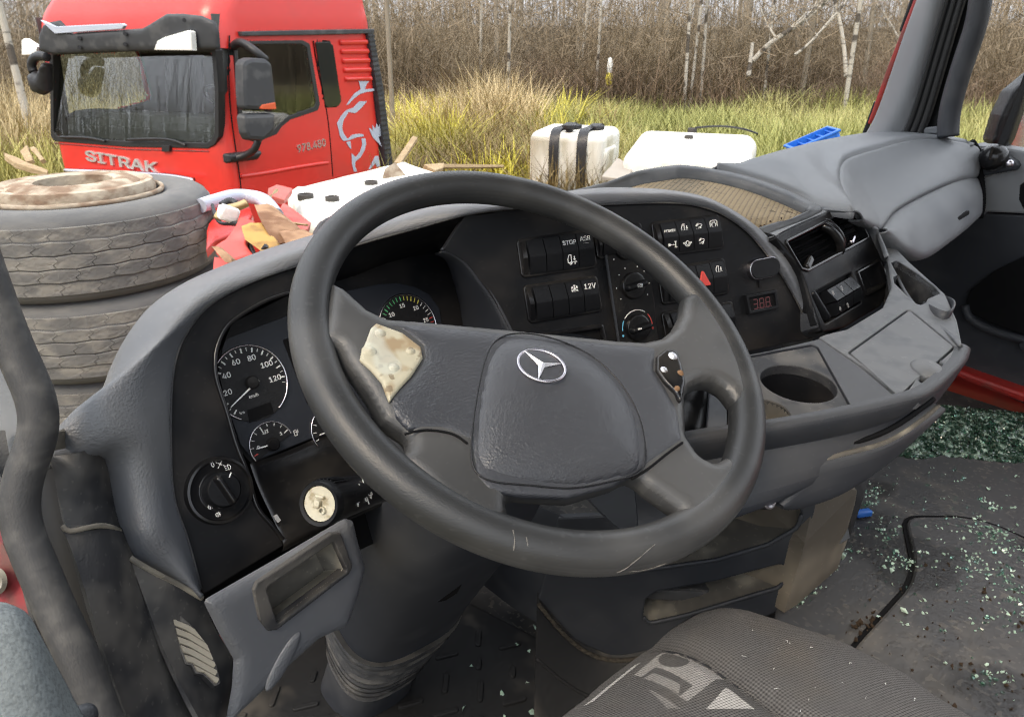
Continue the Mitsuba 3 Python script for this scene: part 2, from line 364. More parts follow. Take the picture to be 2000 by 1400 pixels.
# gauge cluster
cl = part(dash, 'instrument_cluster', F2.put(plate(rpoly(F2.pts([(425,700),(455,630),(567,575),(673,542),(734,519),(809,497),(849,495),(872,505),(890,551),(901,592),(912,680),(912,760),(800,790),(640,845),(492,905),(464,871),(440,800)])), -.01, -.002, 0)), 'black_fascia', False, label='gauge cluster with speedometer, fuel gauge and rev counter')
gp = rpoly(F2.pts([(434,680),(441,662),(550,621),(676,569),(734,556),(774,553),(809,560),(838,575),(858,603),(863,640),(866,740),(800,790),(640,843),(497,900),(470,868),(447,800),(430,730)]), .004)
plain('cluster_grey', (.019, .022, .029), .5)
part(dash, 'fascia_backing', F1.up(-.060).put(plate(Polygon(F1.up(-.06).pts([(372,1185),(322,900),(390,640),(690,500),(880,470),(960,560),(960,800),(900,980),(700,1075),(560,1135)])).buffer(0), -.006, 0, 0)), 'dark_void', False)
part(cl, 'face_panel', F2.put(plate(gp, -.002, .0005, .0004)), 'cluster_grey', False)
plain('dial_black', (.008, .008, .009), .55)
plain('needle_white', (.8, .8, .78), .4)
def dial(name, c, rpx, ticks, nums, needle, title, marks=(), a0=215, a1=-35, numr=.72, numh=.0058, half=False):
    C = F2.uv(*c); r = np.linalg.norm(F2.uv(*rpx) - C); f = F2.up(.0008)
    if half: shp = Polygon(np.vstack([arc(C[0], C[1], r, a0, a1, 50)]))
    else: shp = Point(*C).buffer(r, quad_segs=24)
    k = part(cl, name, f.put(plate(shp.intersection(gp.buffer(.002)), 0, .0012, .0004)), 'dial_black', False)
    ringl = arc(C[0], C[1], r * .985, a0 + (20 if not half else 0), a1 - (25 if not half else 0), 70)
    w3 = np.array([f.w(u, v, .0014) for u, v in ringl])
    part(cl, 'chrome_ring', tube(w3, .0011 if not half else .0009, 8), 'chrome', True)
    by = {}
    for a, l, w, m in ticks:
        A = math.radians(a); u = np.array([math.cos(A), math.sin(A)])
        by.setdefault(m, []).append(stroke([[C + u * r * .93, C + u * r * (.93 - l)]], w, .0004))
    for s, a, m in nums:
        A = math.radians(a); by.setdefault(m, []).append(text(s, numh, .0004, True, (C[0] + math.cos(A) * r * numr, C[1] + math.sin(A) * r * numr)))
    for s, p, h in title: by.setdefault('print_white', []).append(text(s, h, .0004, False, F2.uv(*p)))
    for m, l in by.items(): part(cl, 'scale_print', f.up(.0013).put(cat(l)), m, False)
    N, tip, tail = f.up(.004), F2.uv(*needle[0]), F2.uv(*needle[1])
    d = nrm(tip - tail); q = np.array([-d[1], d[0]])
    part(cl, 'needle', N.put(plate(Polygon([tail - q * .0011, tip - q * .0005, tip + q * .0005, tail + q * .0011]), 0, .0012, 0)), 'needle_white', False)
    part(cl, 'needle_hub', N.up(-.0025).put(mv(lathe([(0, .006), (.006, .0058), (.0072, .0045), (.0075, 0)], 24), C[0], C[1])), 'gloss_black', 40)
    return C, r
SA = lambda v: 222 - v / 120 * 229
tk = [(SA(v), .13 if v % 20 == 0 else .13 if v % 10 == 0 else .09, .0016 if v % 10 == 0 else .0007, 'print_white') for v in range(0, 126, 5)]
Cs, Rs = dial('speedometer', (489,748), (489,674), tk, [(str(v), SA(v), 'print_white') for v in (20, 40, 60, 80, 100, 120)], ((447,796), (501,743)), [('km/h', (494,773), .0035), ('km', (471,806), .003)], numr=.66)
part(cl, 'odometer_window', F2.up(.002).put(plate(rpoly(F2.pts([(481,801),(527,785),(533,807),(486,826)])), 0, .0006, 0)), 'dark_void', False)
TA = lambda v: 215 - (v - 0) / 25 * 210
tm = lambda v: 'print_green' if 9 <= v <= 15 else 'print_yellow' if v <= 20.5 and v > 15 else 'print_red' if v > 24 else 'print_white'
tk = [(TA(v), .13, .0013 if v % 5 == 0 else .0009, tm(v)) for v in range(0, 29)]
dial('tachometer', (797,640), (797,575), tk, [(str(v), TA(v), 'print_white') for v in (5, 10, 15, 20, 25)], ((770,690), (800,636)), [], numr=.66, numh=.0052)
FA = lambda v: 192 - v * 170
tk = [(FA(k / 8), .2 if k % 4 == 0 else .12, .0011 if k % 4 == 0 else .0007, 'print_white' if k > 0 else 'print_red') for k in range(9)]
dial('fuel_gauge', (530,868), (525,823), tk, [('0', 170, 'print_white'), ('1/2', 100, 'print_white'), ('1', 30, 'print_white')], ((497,877), (541,864)), [], a0=205, a1=8, numr=.62, numh=.0036, half=True)
c = F2.uv(577,845)
part(cl, 'fuel_symbol', F2.up(.0012).put(cat([stroke([np.array([(-.0022,-.003),(-.0022,.003),(.0010,.003),(.0010,-.003),(-.0022,-.003)]) + c, np.array([(-.0022,.0008),(.001,.0008)]) + c, np.array([(.001,0),(.0028,0),(.0028,.003)]) + c], .0006)])), 'print_white', False)
dial('pressure_gauge', (650,838), (640,792), [(FA(k / 8), .15, .0009, 'print_white') for k in range(9)], [], ((620,850), (655,835)), [], a0=205, a1=8, half=True)
part(cl, 'info_display', F2.up(.001).put(plate(rpoly(F2.pts([(551,664),(600,648),(680,770),(600,790)]), .002), 0, .0008, .0003)), 'dark_void', False)

# rotary light switch
C = F1.uv(430,957); r = np.linalg.norm(F1.uv(430,891) - C)
fl = F1.up(-.003)
ls = part(dash, 'light_switch', fl.put(mv(lathe([(0,.004),(r*.6,.004),(r*.62,.0035),(r*.86,.0042),(r*.9,.007),(r*.97,.0065),(r,.003),(r*1.02,0)], 56), *C)), 'gloss_black', 40, label='round rotary light switch left of the gauges')
kn = mv(lathe([(0,.016),(r*.46,.0155),(r*.52,.013),(r*.55,.004)], 40), *C)
part(ls, 'knob', fl.put(kn), 'switch_black', 40)
gb = pillow(affinity.rotate(rrect(r*.24, r*1.02, r*.11), 14), .008, r*.12, .0015)
part(ls, 'grip', fl.up(.0155).put(mv(gb, *C)), 'gloss_black', True)
def glyph(kind, s):
    """Small dashboard pictograms drawn as line work in a box of half-size s."""
    if kind == 'lamp': return [arc(-.1*s, 0, .7*s, -90, 90, 10), [(-.1*s,.7*s),(-.1*s,-.7*s)], [(-.4*s,.5*s),(-1*s,.5*s)], [(-.4*s,0),(-1*s,0)], [(-.4*s,-.5*s),(-1*s,-.5*s)]]
    if kind == 'sun': return [arc(0,0,.4*s,0,360,14)] + [[(math.cos(a)*.6*s, math.sin(a)*.6*s),(math.cos(a)*s, math.sin(a)*s)] for a in np.arange(8)*math.pi/4]
    if kind == 'park': return [arc(-.45*s,0,.35*s,-90,90,8), arc(.45*s,0,.35*s,90,270,8), [(-.6*s,.6*s),(-1*s,.9*s)], [(-.6*s,-.6*s),(-1*s,-.9*s)], [(.6*s,.6*s),(s,.9*s)], [(.6*s,-.6*s),(s,-.9*s)]]
    if kind == 'zero': return [np.c_[.35*s*np.cos(np.linspace(0,6.3,16)), .7*s*np.sin(np.linspace(0,6.3,16))]]
    if kind == 'fog': return [arc(.2*s,0,.6*s,90,270,8), [(.2*s,.6*s),(.2*s,-.6*s)], [(.4*s,.4*s),(s,.2*s)], [(.4*s,0),(s,-.2*s)], [(.7*s,.7*s),(.7*s,-.7*s)]]
    if kind == 'snow': return [[(math.cos(a)*s, math.sin(a)*s),(-math.cos(a)*s, -math.sin(a)*s)] for a in (math.pi/2, math.pi/6, -math.pi/6)] + [[(math.cos(a)*.6*s+math.cos(a+b)*.35*s, math.sin(a)*.6*s+math.sin(a+b)*.35*s),(math.cos(a)*.6*s, math.sin(a)*.6*s)] for a in np.arange(6)*math.pi/3+math.pi/6 for b in (.8,-.8)]
    if kind == 'cab': return [[(-.8*s,-.5*s),(-.8*s,.2*s),(-.5*s,.9*s),(-.1*s,.9*s),(-.1*s,-.5*s),(-.8*s,-.5*s)], arc(-.3*s,-.6*s,.22*s,0,360,10), [(0,-.4*s),(s,-.4*s)], [(.55*s,.6*s),(.55*s,-.1*s)], [(.35*s,.1*s),(.55*s,-.1*s),(.75*s,.1*s)], [(.55*s,-.9*s),(.55*s,-.5*s)]]
    if kind == 'gauge': return [arc(.1*s,-.4*s,s,60,150,10), arc(.1*s,-.4*s,.3*s,0,360,10), [(.1*s,-.4*s),(.8*s,.3*s)], [(-.9*s,-.5*s),(-.6*s,-.5*s)], arc(.1*s,-.4*s,1.25*s,110,150,6)]
    if kind == 'box': return [list(np.array(rrect(1.9*s,1.9*s,.4*s).exterior.coords)), arc(0,0,.55*s,0,360,12)] + [[(math.cos(a)*.55*s, math.sin(a)*.55*s),(math.cos(a)*.75*s, math.sin(a)*.75*s)] for a in np.arange(6)*math.pi/3]
    if kind == 'axle': return [[(-s,0),(.8*s,0)], [(-s,.25*s),(-s,-.25*s),(-.5*s,-.1*s),(-.5*s,.1*s),(-s,.25*s)], [(.8*s,.6*s),(.8*s,-.6*s)], [(.5*s,.6*s),(1.1*s,.6*s)], [(.5*s,-.6*s),(1.1*s,-.6*s)]]
    if kind == 'brake': return [arc(0,0,.4*s,0,360,12), arc(0,0,.7*s,200,340,8), [(-1.1*s,.15*s),(-.4*s,.15*s)], [(.4*s,.15*s),(1.1*s,.15*s)], [(-1.1*s,-.1*s),(-.6*s,-.1*s)], [(.6*s,-.1*s),(1.1*s,-.1*s)]]
    if kind == 'wiper': return [[(-.7*s,-.2*s),(-.4*s,.7*s),(.6*s,.7*s),(.6*s,-.2*s),(-.7*s,-.2*s)], [(-.1*s,-.9*s),(.3*s,.3*s)], [(-.3*s,-.5*s),(.2*s,-.5*s)]]
    if kind == 'heat': return [[(x*s+.15*s*math.sin(y*6), y*s*.8) for y in np.linspace(-1,1,10)] for x in (-.5,0,.5)]
    if kind == 'mirror': return [[(-.4*s,-.8*s),(-.5*s,.4*s),(0,.8*s),(.4*s,.5*s),(.3*s,-.7*s),(-.4*s,-.8*s)]]
    if kind == 'recirc': return [list(np.array(rrect(1.6*s,s,.4*s).exterior.coords)), [(-.5*s,0),(.5*s,0)], [(.2*s,.3*s),(.5*s,0),(.2*s,-.3*s)]]
def glyphs(fr, items, w=.0006):
    l = []
    for kind, p, s in items:
        c = fr.uv(*p); l.append(stroke([np.asarray(q) + c for q in glyph(kind, s)], w, .0004))
    return fr.put(cat(l))
part(ls, 'symbols', glyphs(fl.up(.0043), [('zero',(415,907),.0034),('park',(430,906),.0036),('lamp',(446,912),.0038),('sun',(456,950),.0036),('fog',(409,990),.0034),('fog',(424,1005),.0034)]), 'print_white', False)
d = nrm(F1.uv(446,912) - C); q = C + d * r * .38
part(ls, 'pointer', fl.up(.0158).put(stroke([[q, q + d * r * .16]], .0012)), 'print_white', False)

# centre fascia
le = [(866,488),(907,511),(936,546),(965,586),(994,641),(1010,680),(1016,760)]
poly3 = rpoly(F3.pts(list(spline(np.array(le, float), 24)) + [(1300,740),(1440,690),(1588,660)] + list(spline(np.array(inn[14:], float), 60)[::-1])))
part(dash, 'centre_fascia', F3.put(plate(poly3, -.012, -.001, .001)), 'black_fascia', False, label='matt black centre fascia with rows of switches')
def bank(corners, cols, prints, ridge=.46, rows=1, left=.09, name='switch_bank'):
    """A frame with cols rocker switches, each its own part; prints: (kind, col, row, text or glyph)."""
    q = F3.pts(corners); f = F3.up(-.001)
    def bl(s, t): return (q[0] * (1 - s) + q[1] * s) * (1 - t) + (q[3] * (1 - s) + q[2] * s) * t
    frame = rpoly([bl(0,0), bl(1,0), bl(1,1), bl(0,1)][::-1], .005)
    b = part(dash, name, f.put(plate(frame.buffer(.0015), 0, .003, .0012)), 'gloss_black', 40)
    w = (1 - left - .03) / cols; ym = []
    for i in range(cols):
        s0, s1 = left + i * w + .006, left + (i + 1) * w - .006; P = []
        for s in (s0, s1):
            for t, z in ((.04, .0045), (.10, .0058), (ridge - .05, .0072), (ridge, .0098), (ridge + .06, .0095), (.88, .0062), (.96, .0048)):
                c = bl(s, t); P.append((*c, z)); P.append((*c, .001))
        part(b, 'switch', f.put(rbev(hull(P))), 'switch_black', 25)
    P = [(*bl(s, t), z) for s in (.012, left - .02) for t, z in ((.06,.004),(.3,.008),(.5,.0095),(.94,.004))] + [(*bl(s, t), .001) for s in (.012, left - .02) for t in (.06, .94)]
    part(b, 'end_cap', f.put(hull(P)), 'gloss_black', 25)
    l = []
    for kind, ci, t, a in prints:
        z = .0076 if t < ridge else .0090; c = bl(left + (ci + .5) * w, t)
        ang = math.degrees(math.atan2(*(bl(1, t) - bl(0, t))[::-1]))
        if kind == 't': m = text(a[0], a[1] * 1.15, .0008, len(a[0]) > 3)
        else: m = stroke([np.asarray(x) for x in glyph(a[0], a[1] * 1.12)], .0009, .0008)
        m = rot(m, [0,0,1], ang); l.append(mv(m, c[0], c[1], z))
    if l: part(b, 'symbols', f.put(cat(l)), 'print_white', False)
    return b
def rbev(m): return m
bank([(1010,470),(1155,449),(1163,521),(1020,541)], 4, [('t',2,.25,('STOP',.0046)),('t',3,.2,('ASR',.005)),('t',3,.36,('OFF',.003)),('g',2,.72,('cab',.0062))])
bank([(1023,560),(1163,540),(1174,606),(1034,630)], 4, [('g',2,.26,('snow',.0048)),('t',3,.24,('12V',.0058))])
bank([(1272,436),(1402,421),(1412,484),(1282,500)], 4, [('t',0,.3,('POWER',.0032)),('g',1,.28,('cab',.0058)),('g',2,.27,('gauge',.0050)),('g',3,.27,('box',.0056)),('g',0,.72,('axle',.0056)),('g',1,.72,('brake',.0058)),('g',2,.72,('gauge',.0046))])
hz = bank([(1284,528),(1412,506),(1422,572),(1294,594)], 4, [('g',3,.28,('cab',.0056))])
c = F3.uv(1366,545)
part(hz, 'hazard_triangle', F3.up(.006).put(mv(plate(rpoly([(-.012,-.010),(.012,-.010),(0,.012)], .0015), 0, .004, .001), *c)), 'print_red', 40, label='red warning triangle button')
bank([(1160,455),(1250,436),(1254,488),(1168,505)], 3, [])
bank([(1292,612),(1428,590),(1438,646),(1302,668)], 4, [])
pk = F3.pts([(1050,652),(1174,632),(1188,690),(1062,715)])
part(dash, 'coin_pocket', F3.put(plate(rpoly(pk, .004).difference(rpoly(pk).buffer(-.006)), -.001, .006, .002)), 'gloss_black', 40)
part(dash, 'pocket_floor', F3.put(plate(rpoly(pk).buffer(-.006), -.001, .0006, 0)), 'dark_void', False)
# climate panel
cp = F3.pts([(1176,474),(1262,462),(1286,672),(1209,690)])
cpn = part(dash, 'climate_panel', F3.put(plate(rpoly(cp, .003), -.001, .0025, .0015)), 'gloss_black', 40, label='heater control panel with two round knobs')
ed = F3.pts([(1177,476),(1209,690)]); part(cpn, 'trim_strip', F3.up(.002).put(stroke([ed], .0026, .0025)), 'slate_plastic', False)
pr = {}
for (px, py), mk, hr in (((1234,558), 'h', .018), ((1243,640), 't', .018), ((1218,484), 'h', .016)):
    c = F3.uv(px, py); f = F3.up(.0025)
    k = part(cpn, 'knob', f.put(mv(lathe([(0,.006),(hr*.86,.0055),(hr*.97,.004),(hr,0)], 40), *c)), 'gloss_black', 40)
    part(k, 'grip', f.up(.004).put(mv(pillow(affinity.rotate(rrect(hr*1.86, hr*.55, hr*.25), 8), .010, hr*.2, .0015), *c)), 'switch_black', True)
    for a in (40, 68, 112, 140, 180, 215, 325, 0):
        u = np.array([math.cos(math.radians(a)), math.sin(math.radians(a))]) * hr * 1.42 + c
        if mk == 'h': pr.setdefault('print_white', []).append(mv(lathe([(0,.0005),(.0008,.0005),(.0008,0)], 8), *u))
c = F3.uv(1243,640)
pr.setdefault('print_white', []).append(stroke([arc(*c, .0235, 55, 140, 20)], .0011)); pr['print_blue'] = [stroke([arc(*c, .0235, 150, 180, 8)], .0013), mv(lathe([(0,.0005),(.0016,.0005),(.0016,0)], 10), *(c + np.array([-.0235,-.007])))]
pr['print_red'] = [stroke([arc(*c, .0235, 5, 40, 10)], .0013), mv(lathe([(0,.0005),(.0016,.0005),(.0016,0)], 10), *(c + np.array([.0235,-.004])))]
pr['print_white'] += [stroke([c + np.array([(-.005,0),(0,0)])], .0016, .0005)]
for m, l in pr.items(): part(cpn, 'print', F3.up(.0026).put(cat(l)), m, False)
part(cpn, 'knob_mark', F3.up(.0165).put(cat([stroke([F3.uv(1243,640) + np.array([(-.009,0),(-.003,0)])], .002, .0006), mv(stroke([np.asarray(q) for q in glyph('recirc', .0045)], .0006), *F3.uv(1236,558))])), 'print_white', False)
# oval badge and volt meter
c = F3.uv(1488,524)
ov = part(dash, 'oval_cover', F3.put(mv(plate(affinity.rotate(rrect(.056,.029,.0142), 2), -.001, .007, .002), *c)), 'chrome', 40, label='oval black cover with a silver rim')
part(ov, 'face', F3.put(mv(plate(affinity.rotate(rrect(.0535,.0265,.0130), 2), .007, .0086, .001), *c)), 'switch_black', 40)
q = rpoly(F3.pts([(1452,577),(1511,566),(1516,602),(1458,614)]))
vm = part(dash, 'volt_meter', F3.put(plate(q.difference(q.buffer(-.0045)), -.001, .006, .001)), 'switch_black', 40, label='small square volt meter with unlit red digits')
part(vm, 'display', F3.put(plate(q.buffer(-.0045), -.001, .003, 0)), 'dark_void', False)
plain('digit_dim', (.10, .03, .035), .4)
seg = {'3': 'abgcd', '8': 'abcdefg'}; sl = []
for i, ch in enumerate('388'):
    o = np.array(q.centroid.coords[0]) + np.array([(i - 1) * .0115, -.0015]); w, h = .0036, .0066
    S = dict(a=[(-w,h),(w,h)], b=[(w,h),(w,0)], c=[(w,0),(w,-h)], d=[(-w,-h),(w,-h)], e=[(-w,0),(-w,-h)], f=[(-w,h),(-w,0)], g=[(-w,0),(w,0)])
    sl += [stroke([np.array(S[k]) * .9 + o + np.array(S[k]).mean(0) * .1], .0013, .0004) for k in seg[ch]]
    sl.append(mv(lathe([(0,.0004),(.0008,.0004),(.0008,0)], 8), o[0] + .0057, o[1] - h))
part(vm, 'digits', F3.up(.003).put(cat(sl)), 'digit_dim', False)
part(dash, 'pin_hole', F3.put(stroke([[F3.uv(1481,548), F3.uv(1483,562)]], .0022, .001)), 'dark_void', False)

# vent fascia
vo = rpoly(F4.pts([(1513,463),(1524,455),(1643,402),(1667,408),(1702,461),(1730,524),(1737,559),(1722,597),(1650,640),(1608,649),(1597,632),(1573,545),(1545,496)]), .004)
op = rpoly(F4.pts([(1534,473),(1650,415),(1671,417),(1695,464),(1576,528),(1564,524)]), .003)
re_ = rpoly(F4.pts([(1672,532),(1716,507),(1734,553),(1690,577)]), .002); sw = rpoly(F4.pts([(1586,575),(1664,532),(1683,590),(1612,632)]), .003)
part(dash, 'vent_fascia', F4.put(plate(vo.difference(op).difference(re_.buffer(-.003)).difference(sw), -.012, 0, .003)), 'black_fascia', 40, label='glossy black fascia with the air vent')
vb = loft([[F4.w(*p, 0) for p in np.array(vo.exterior.coords)[::4]], [F4.w(*p, -.05) for p in np.array(vo.exterior.coords)[::4]]], 60, 3, across='line')
part(dash, 'vent_housing', vb, 'slate_plastic', 40)
vt = part(dash, 'air_vent', F4.put(plate(op.buffer(.001), -.045, -.04, 0)), 'dark_void', False, label='slatted air vent at the right end of the fascia')
part(vt, 'rim', F4.put(plate(op.buffer(.003).difference(op.buffer(-.0015)), -.002, .003, .0015)), 'gloss_black', 40)
A, B, Cc, D = F4.pts([(1534,473),(1662,412),(1695,464),(1572,528)])
for h0, h1 in ((.03, .50), (.68, .97)):
    for k in range(5):
        t = .1 + .2 * k
        a, b = (A * (1 - t) + D * t), (B * (1 - t) + Cc * t); p, q2 = a + (b - a) * h0, a + (b - a) * h1
        d = nrm(q2 - p); nn = np.array([-d[1], d[0]])
        part(vt, 'slat', F4.put(hull([(*(e + nn * s * .0016), z + s * .003) for e in (p, q2) for s in (-1, 1) for z in (-.022, -.006)])), 'switch_black', False)
wc = (A + B + Cc + D) / 4 + (B - A) * .07
d = nrm(D - A); nn = np.array([-d[1], d[0]]); Lw = np.linalg.norm(D - A) * .49
wp = [(wc + d * Lw * math.cos(a), .012 * math.sin(a)) for a in np.linspace(math.pi, 0, 15)]
for off, rr, m in ((-.009, .0055, 'gloss_black'), (.004, .007, 'gloss_black')):
    part(vt, 'shutter_wheel', F4.put(tube([(*(u + nn * -off), z - .006) for u, z in wp], rr, 12)), m, True)
part(vt, 'thumb_tab', F4.put(mv(pillow(affinity.rotate(rrect(.022,.010,.004), 24), .005, .004, .0015), *F4.uv(1668,467), -.004)), 'chrome', True)
part(vt, 'thumb_tab', F4.put(mv(pillow(affinity.rotate(rrect(.03,.012,.004), 24), .005, .004, .0015), *F4.uv(1584,513), -.004)), 'gloss_black', True)
part(dash, 'vent_recess', F4.put(cat([plate(re_, -.03, -.028, 0), plate(re_.buffer(.002).difference(re_.buffer(-.003)), -.03, .004, .0015)])), 'gloss_black', 40)
sb = part(dash, 'heater_switch_block', F4.put(plate(sw.buffer(.001), -.015, -.010, 0)), 'dark_void', False)
A, B, Cc, D = F4.pts([(1612,567),(1660,540),(1678,588),(1632,618)])
for i in range(3):
    for j in range(2):
        bl = lambda s, t: (A * (1 - s) + B * s) * (1 - t) + (D * (1 - s) + Cc * s) * t
        P = [(*bl(s, t), z) for s in ((i + .03) / 3, (i + .97) / 3) for t, z in ((j * .5 + .02, .002 if j == 0 else .011), (j * .5 + .48, .011 if j == 0 else .003))]
        part(sb, 'switch', F4.put(hull(P + [(p[0], p[1], -.01) for p in P])), 'switch_black', False)
part(sb, 'side_rocker', F4.put(mv(pillow(affinity.rotate(rrect(.012,.055,.005), 22), .010, .005, .002), *F4.uv(1603,596), -.006)), 'switch_black', True)
part(sb, 'symbols', glyphs(F4.up(.009), [('heat',(1627,572),.004),('mirror',(1644,563),.0045),('wiper',(1641,603),.004),('mirror',(1656,596),.0045)], .0006), 'print_grey', False)

# ---------------------------------------------------------------- left end of the dashboard
def tpts(l): return np.array([at(a, b, t=c) for a, b, c in l])
part(dash, 'side_trim', disp(loft([tpts([(88,893,.66),(97,893,.63),(112,960,.63),(131,1030,.62)]), tpts([(150,884,.645),(160,930,.645),(170,980,.645),(182,1030,.64)]), tpts([(208,868,.70),(221,940,.70),(232,990,.70),(244,1030,.70)])], 30, 20, thick=.004), .0006, 60, 2), 'dirty_black', 40, label='dusty black textured trim at the left end')
part(dash, 'side_trim', disp(loft([tpts([(118,1026,.615),(140,1075,.61),(200,1260,.6),(262,1440,.6)]), tpts([(180,1024,.63),(205,1085,.63),(250,1240,.63),(325,1440,.63)]), tpts([(240,1030,.69),(266,1092,.69),(310,1200,.69),(400,1440,.67)])], 40, 20, thick=.004), .0006, 60, 5), 'dirty_black', 40)
part(dash, 'trim_lip', tube(tpts([(122,1027,.612),(134,1036,.612),(180,1028,.626),(234,1036,.683)]), .0022, 8, 24), 'pocket_dust', True)
lt = [tpts([(252,1088,.674),(286,1180,.67),(330,1290,.66),(410,1440,.65)]), tpts([(322,1126,.69),(352,1205,.69),(392,1290,.69),(424,1440,.68)]), tpts([(397,1170,.72),(428,1240,.725),(458,1300,.725),(442,1440,.72)])]
part(dash, 'lower_trim', disp(loft(lt, 40, 24, thick=.004), .0004, 50, 6), 'dirty_black', 40)
part(dash, 'trim_lip', tube(tpts([(254,1089,.672),(300,1116,.683),(350,1142,.70),(395,1168,.716)]), .0026, 8, 24), 'pocket_dust', True)
PG = Plane(at(380, 1270, t=.682), nrm(EYE - at(380, 1270, t=.682)) + np.array([.25, .1, .12]), at(430, 1255, t=.70) - at(340, 1285, t=.67))
go = rpoly(PG.pts([(333,1204),(350,1203),(379,1230),(404,1262),(420,1300),(427,1332),(420,1336),(398,1314),(384,1312),(376,1296),(364,1294),(357,1275),(351,1262),(346,1246),(343,1232)]))
part(dash, 'footwell_grille', PG.put(plate(go.buffer(.0015), -.012, .001, .0008)), 'dirty_black', 40, label='leaf shaped slatted grille coated with pale dust')
gk = 'dashboard__footwell_grille'
for i in range(8):
    a = np.array(PG.uv(320 + i * 3, 1209 + i * 17)); b = np.array(PG.uv(410 + i * 3, 1256 + i * 15))
    s = LineString([a, (a + b) / 2 + np.array([0, .003]), b]).buffer(.0024, cap_style='flat').intersection(go)
    if not s.is_empty and s.area > 1e-6: part(gk, 'slat', PG.put(plate(s if s.geom_type == 'Polygon' else max(s.geoms, key=lambda g: g.area), .0005, .004, .0006)), 'pocket_dust', 40)

# knee panel with its open pocket
FK = face(at(550, 1150, t=.725), 14, 10)
kp = rpoly(FK.pts([(396,1172),(540,1090),(672,1012),(688,1016),(698,1057),(712,1107),(698,1160),(676,1222),(621,1246),(550,1310),(493,1365),(446,1410),(440,1410),(453,1339),(456,1286),(429,1239)]), .004)
pko = rpoly(FK.pts([(483,1146),(491,1131),(636,1037),(654,1036),(677,1100),(671,1115),(529,1224),(513,1226),(495,1204)]), .003)
pki = rpoly(FK.pts([(508,1143),(640,1053),(667,1110),(531,1212)]), .003)
ax = np.array(kp.centroid.coords[0])
hole = pko.buffer(-.001); body = kp.difference(hole)
kb = pillow(kp, .0075, .016, .006, back=.002)
kb = trimesh.boolean.difference([kb, trimesh.creation.extrude_polygon(hole, .1, engine='earcut').apply_translation([0, 0, -.05])], engine='manifold') if kb.is_volume else FK and plate(body, -.004, .0075, .004)
part(dash, 'knee_panel', FK.put(kb), 'pad_leather', 40, label='blue grey leather panel with an open pocket below the light switch')
fr_ = part(dash, 'pocket_frame', FK.put(plate(pko.difference(pki), -.004, .0105, .0016)), 'dirty_black', 40, label='black pocket frame with dusty edges')
pi_ = subdiv_ring(np.array(shapely.geometry.polygon.orient(pki.simplify(.0005)).exterior.coords), .01)
dz = np.array([0.004, -.012]); bot = pi_ * .84 + np.array(pki.centroid.coords[0]) * .16 + dz
part(fr_, 'pocket_inside', FK.put(cat([skin(np.array([np.c_[np.vstack([pi_, pi_[:1]]), np.full(len(pi_) + 1, .004)], np.c_[np.vstack([bot, bot[:1]]), np.full(len(pi_) + 1, -.028)]])), plate(Polygon(bot), -.032, -.028, 0)])), 'pocket_dust', 30, label='dust covered inside of the pocket')
sc_ = FK.up(.007).put(mv(pillow(affinity.rotate(Point(0, 0).buffer(1).simplify(.05), 0) and affinity.rotate(affinity.scale(Point(0, 0).buffer(1), .030, .009), 36), .0035, .009, .003), *FK.uv(545, 1285)))
part(dash, 'pull_grip', sc_, 'pad_leather', True)

# ---------------------------------------------------------------- dashboard top and passenger side
Zt = 1.70
def zpts(l): return np.array([at(a, b, Z=c) for a, b, c in l])
# tray behind the hood
O_ = stations(tpts([(1096,380,1.11),(1180,356,1.155),(1250,331,1.21),(1320,321,1.275),(1390,328,1.285),(1450,340,1.275),(1520,362,1.25),(1570,384,1.23),(1600,402,1.205),(1600,413,1.185),(1575,427,1.165),(1535,442,1.14),(1490,459,1.115)]), 120)
I_ = stations(tpts([(1110,381,1.10),(1190,364,1.165),(1255,344,1.215),(1320,334,1.26),(1385,340,1.265),(1440,352,1.245),(1505,374,1.22),(1550,393,1.20),(1578,407,1.18),(1574,417,1.165),(1552,427,1.15),(1522,437,1.135),(1480,450,1.115)]), 120)
kf = np.linspace(0, 12, 120); bk_w = np.clip((8.6 - kf) / 1.2, 0, 1)[:, None]
mid_ = O_ * .5 + I_ * .5 + np.array([0, 0, .0015])
part(dash, 'tray_rim', loft([O_ + bk_w * np.array([.01, .03, -.04]) + (1 - bk_w) * np.array([0, 0, -.006]), O_ + bk_w * np.array([.002, .004, -.006]), mid_, I_ + np.array([0, 0, .002]), I_ + np.array([-.002, -.004, -.014])], 120, 20, thick=.002), 'tray_plastic', True, label='grey rim round the dashboard tray')
flo = I_ + np.array([-.002, -.004, -.012]); hoodb = stations([at(a, b, t=c) for a, b, c in [(1092,392,1.07),(1172,378,1.07),(1260,378,1.09),(1330,385,1.10),(1375,395,1.11),(1415,412,1.12),(1450,433,1.13),(1476,447,1.13)]], 120) + np.array([0, .0, -.02])
def traydust(p, n, uv):
    a = fbm(p.x * 7, p.y * 7, 3.0, 4); rows = smoothstep(.25, .6, dr.abs(dr.sin((p.x * .45 - p.y * .9) * 420)))
    thick = smoothstep(.40, .72, a + (p.x - .80) * .45)
    c = mix((.10, .093, .080), (.275, .22, .145), dr.clip(rows * .5 + thick * .55, 0, 1))
    sp = smoothstep(.74, .84, noise(p.x * 190, p.y * 190)) * smoothstep(.48, .66, fbm(p.x * 11, p.y * 11, 9.0, 2)) * smoothstep(.85, 1.0, p.x)
    return mix(c, (.07, .055, .04), sp * .8)
bumped('tray_dust', traydust, .9, lambda p, n, uv: dr.abs(dr.sin((p.x * .45 - p.y * .9) * 420)) * .6 + fbm(p.x * 160, p.y * 160, 0.0, 2) * .8, .0012, spec=.2)
part(dash, 'tray_floor', loft([hoodb, hoodb * .5 + flo * .5, flo], 120, 12, across='line', thick=.003), 'tray_dust', True, label='ribbed dashboard tray floor covered in brown dust')
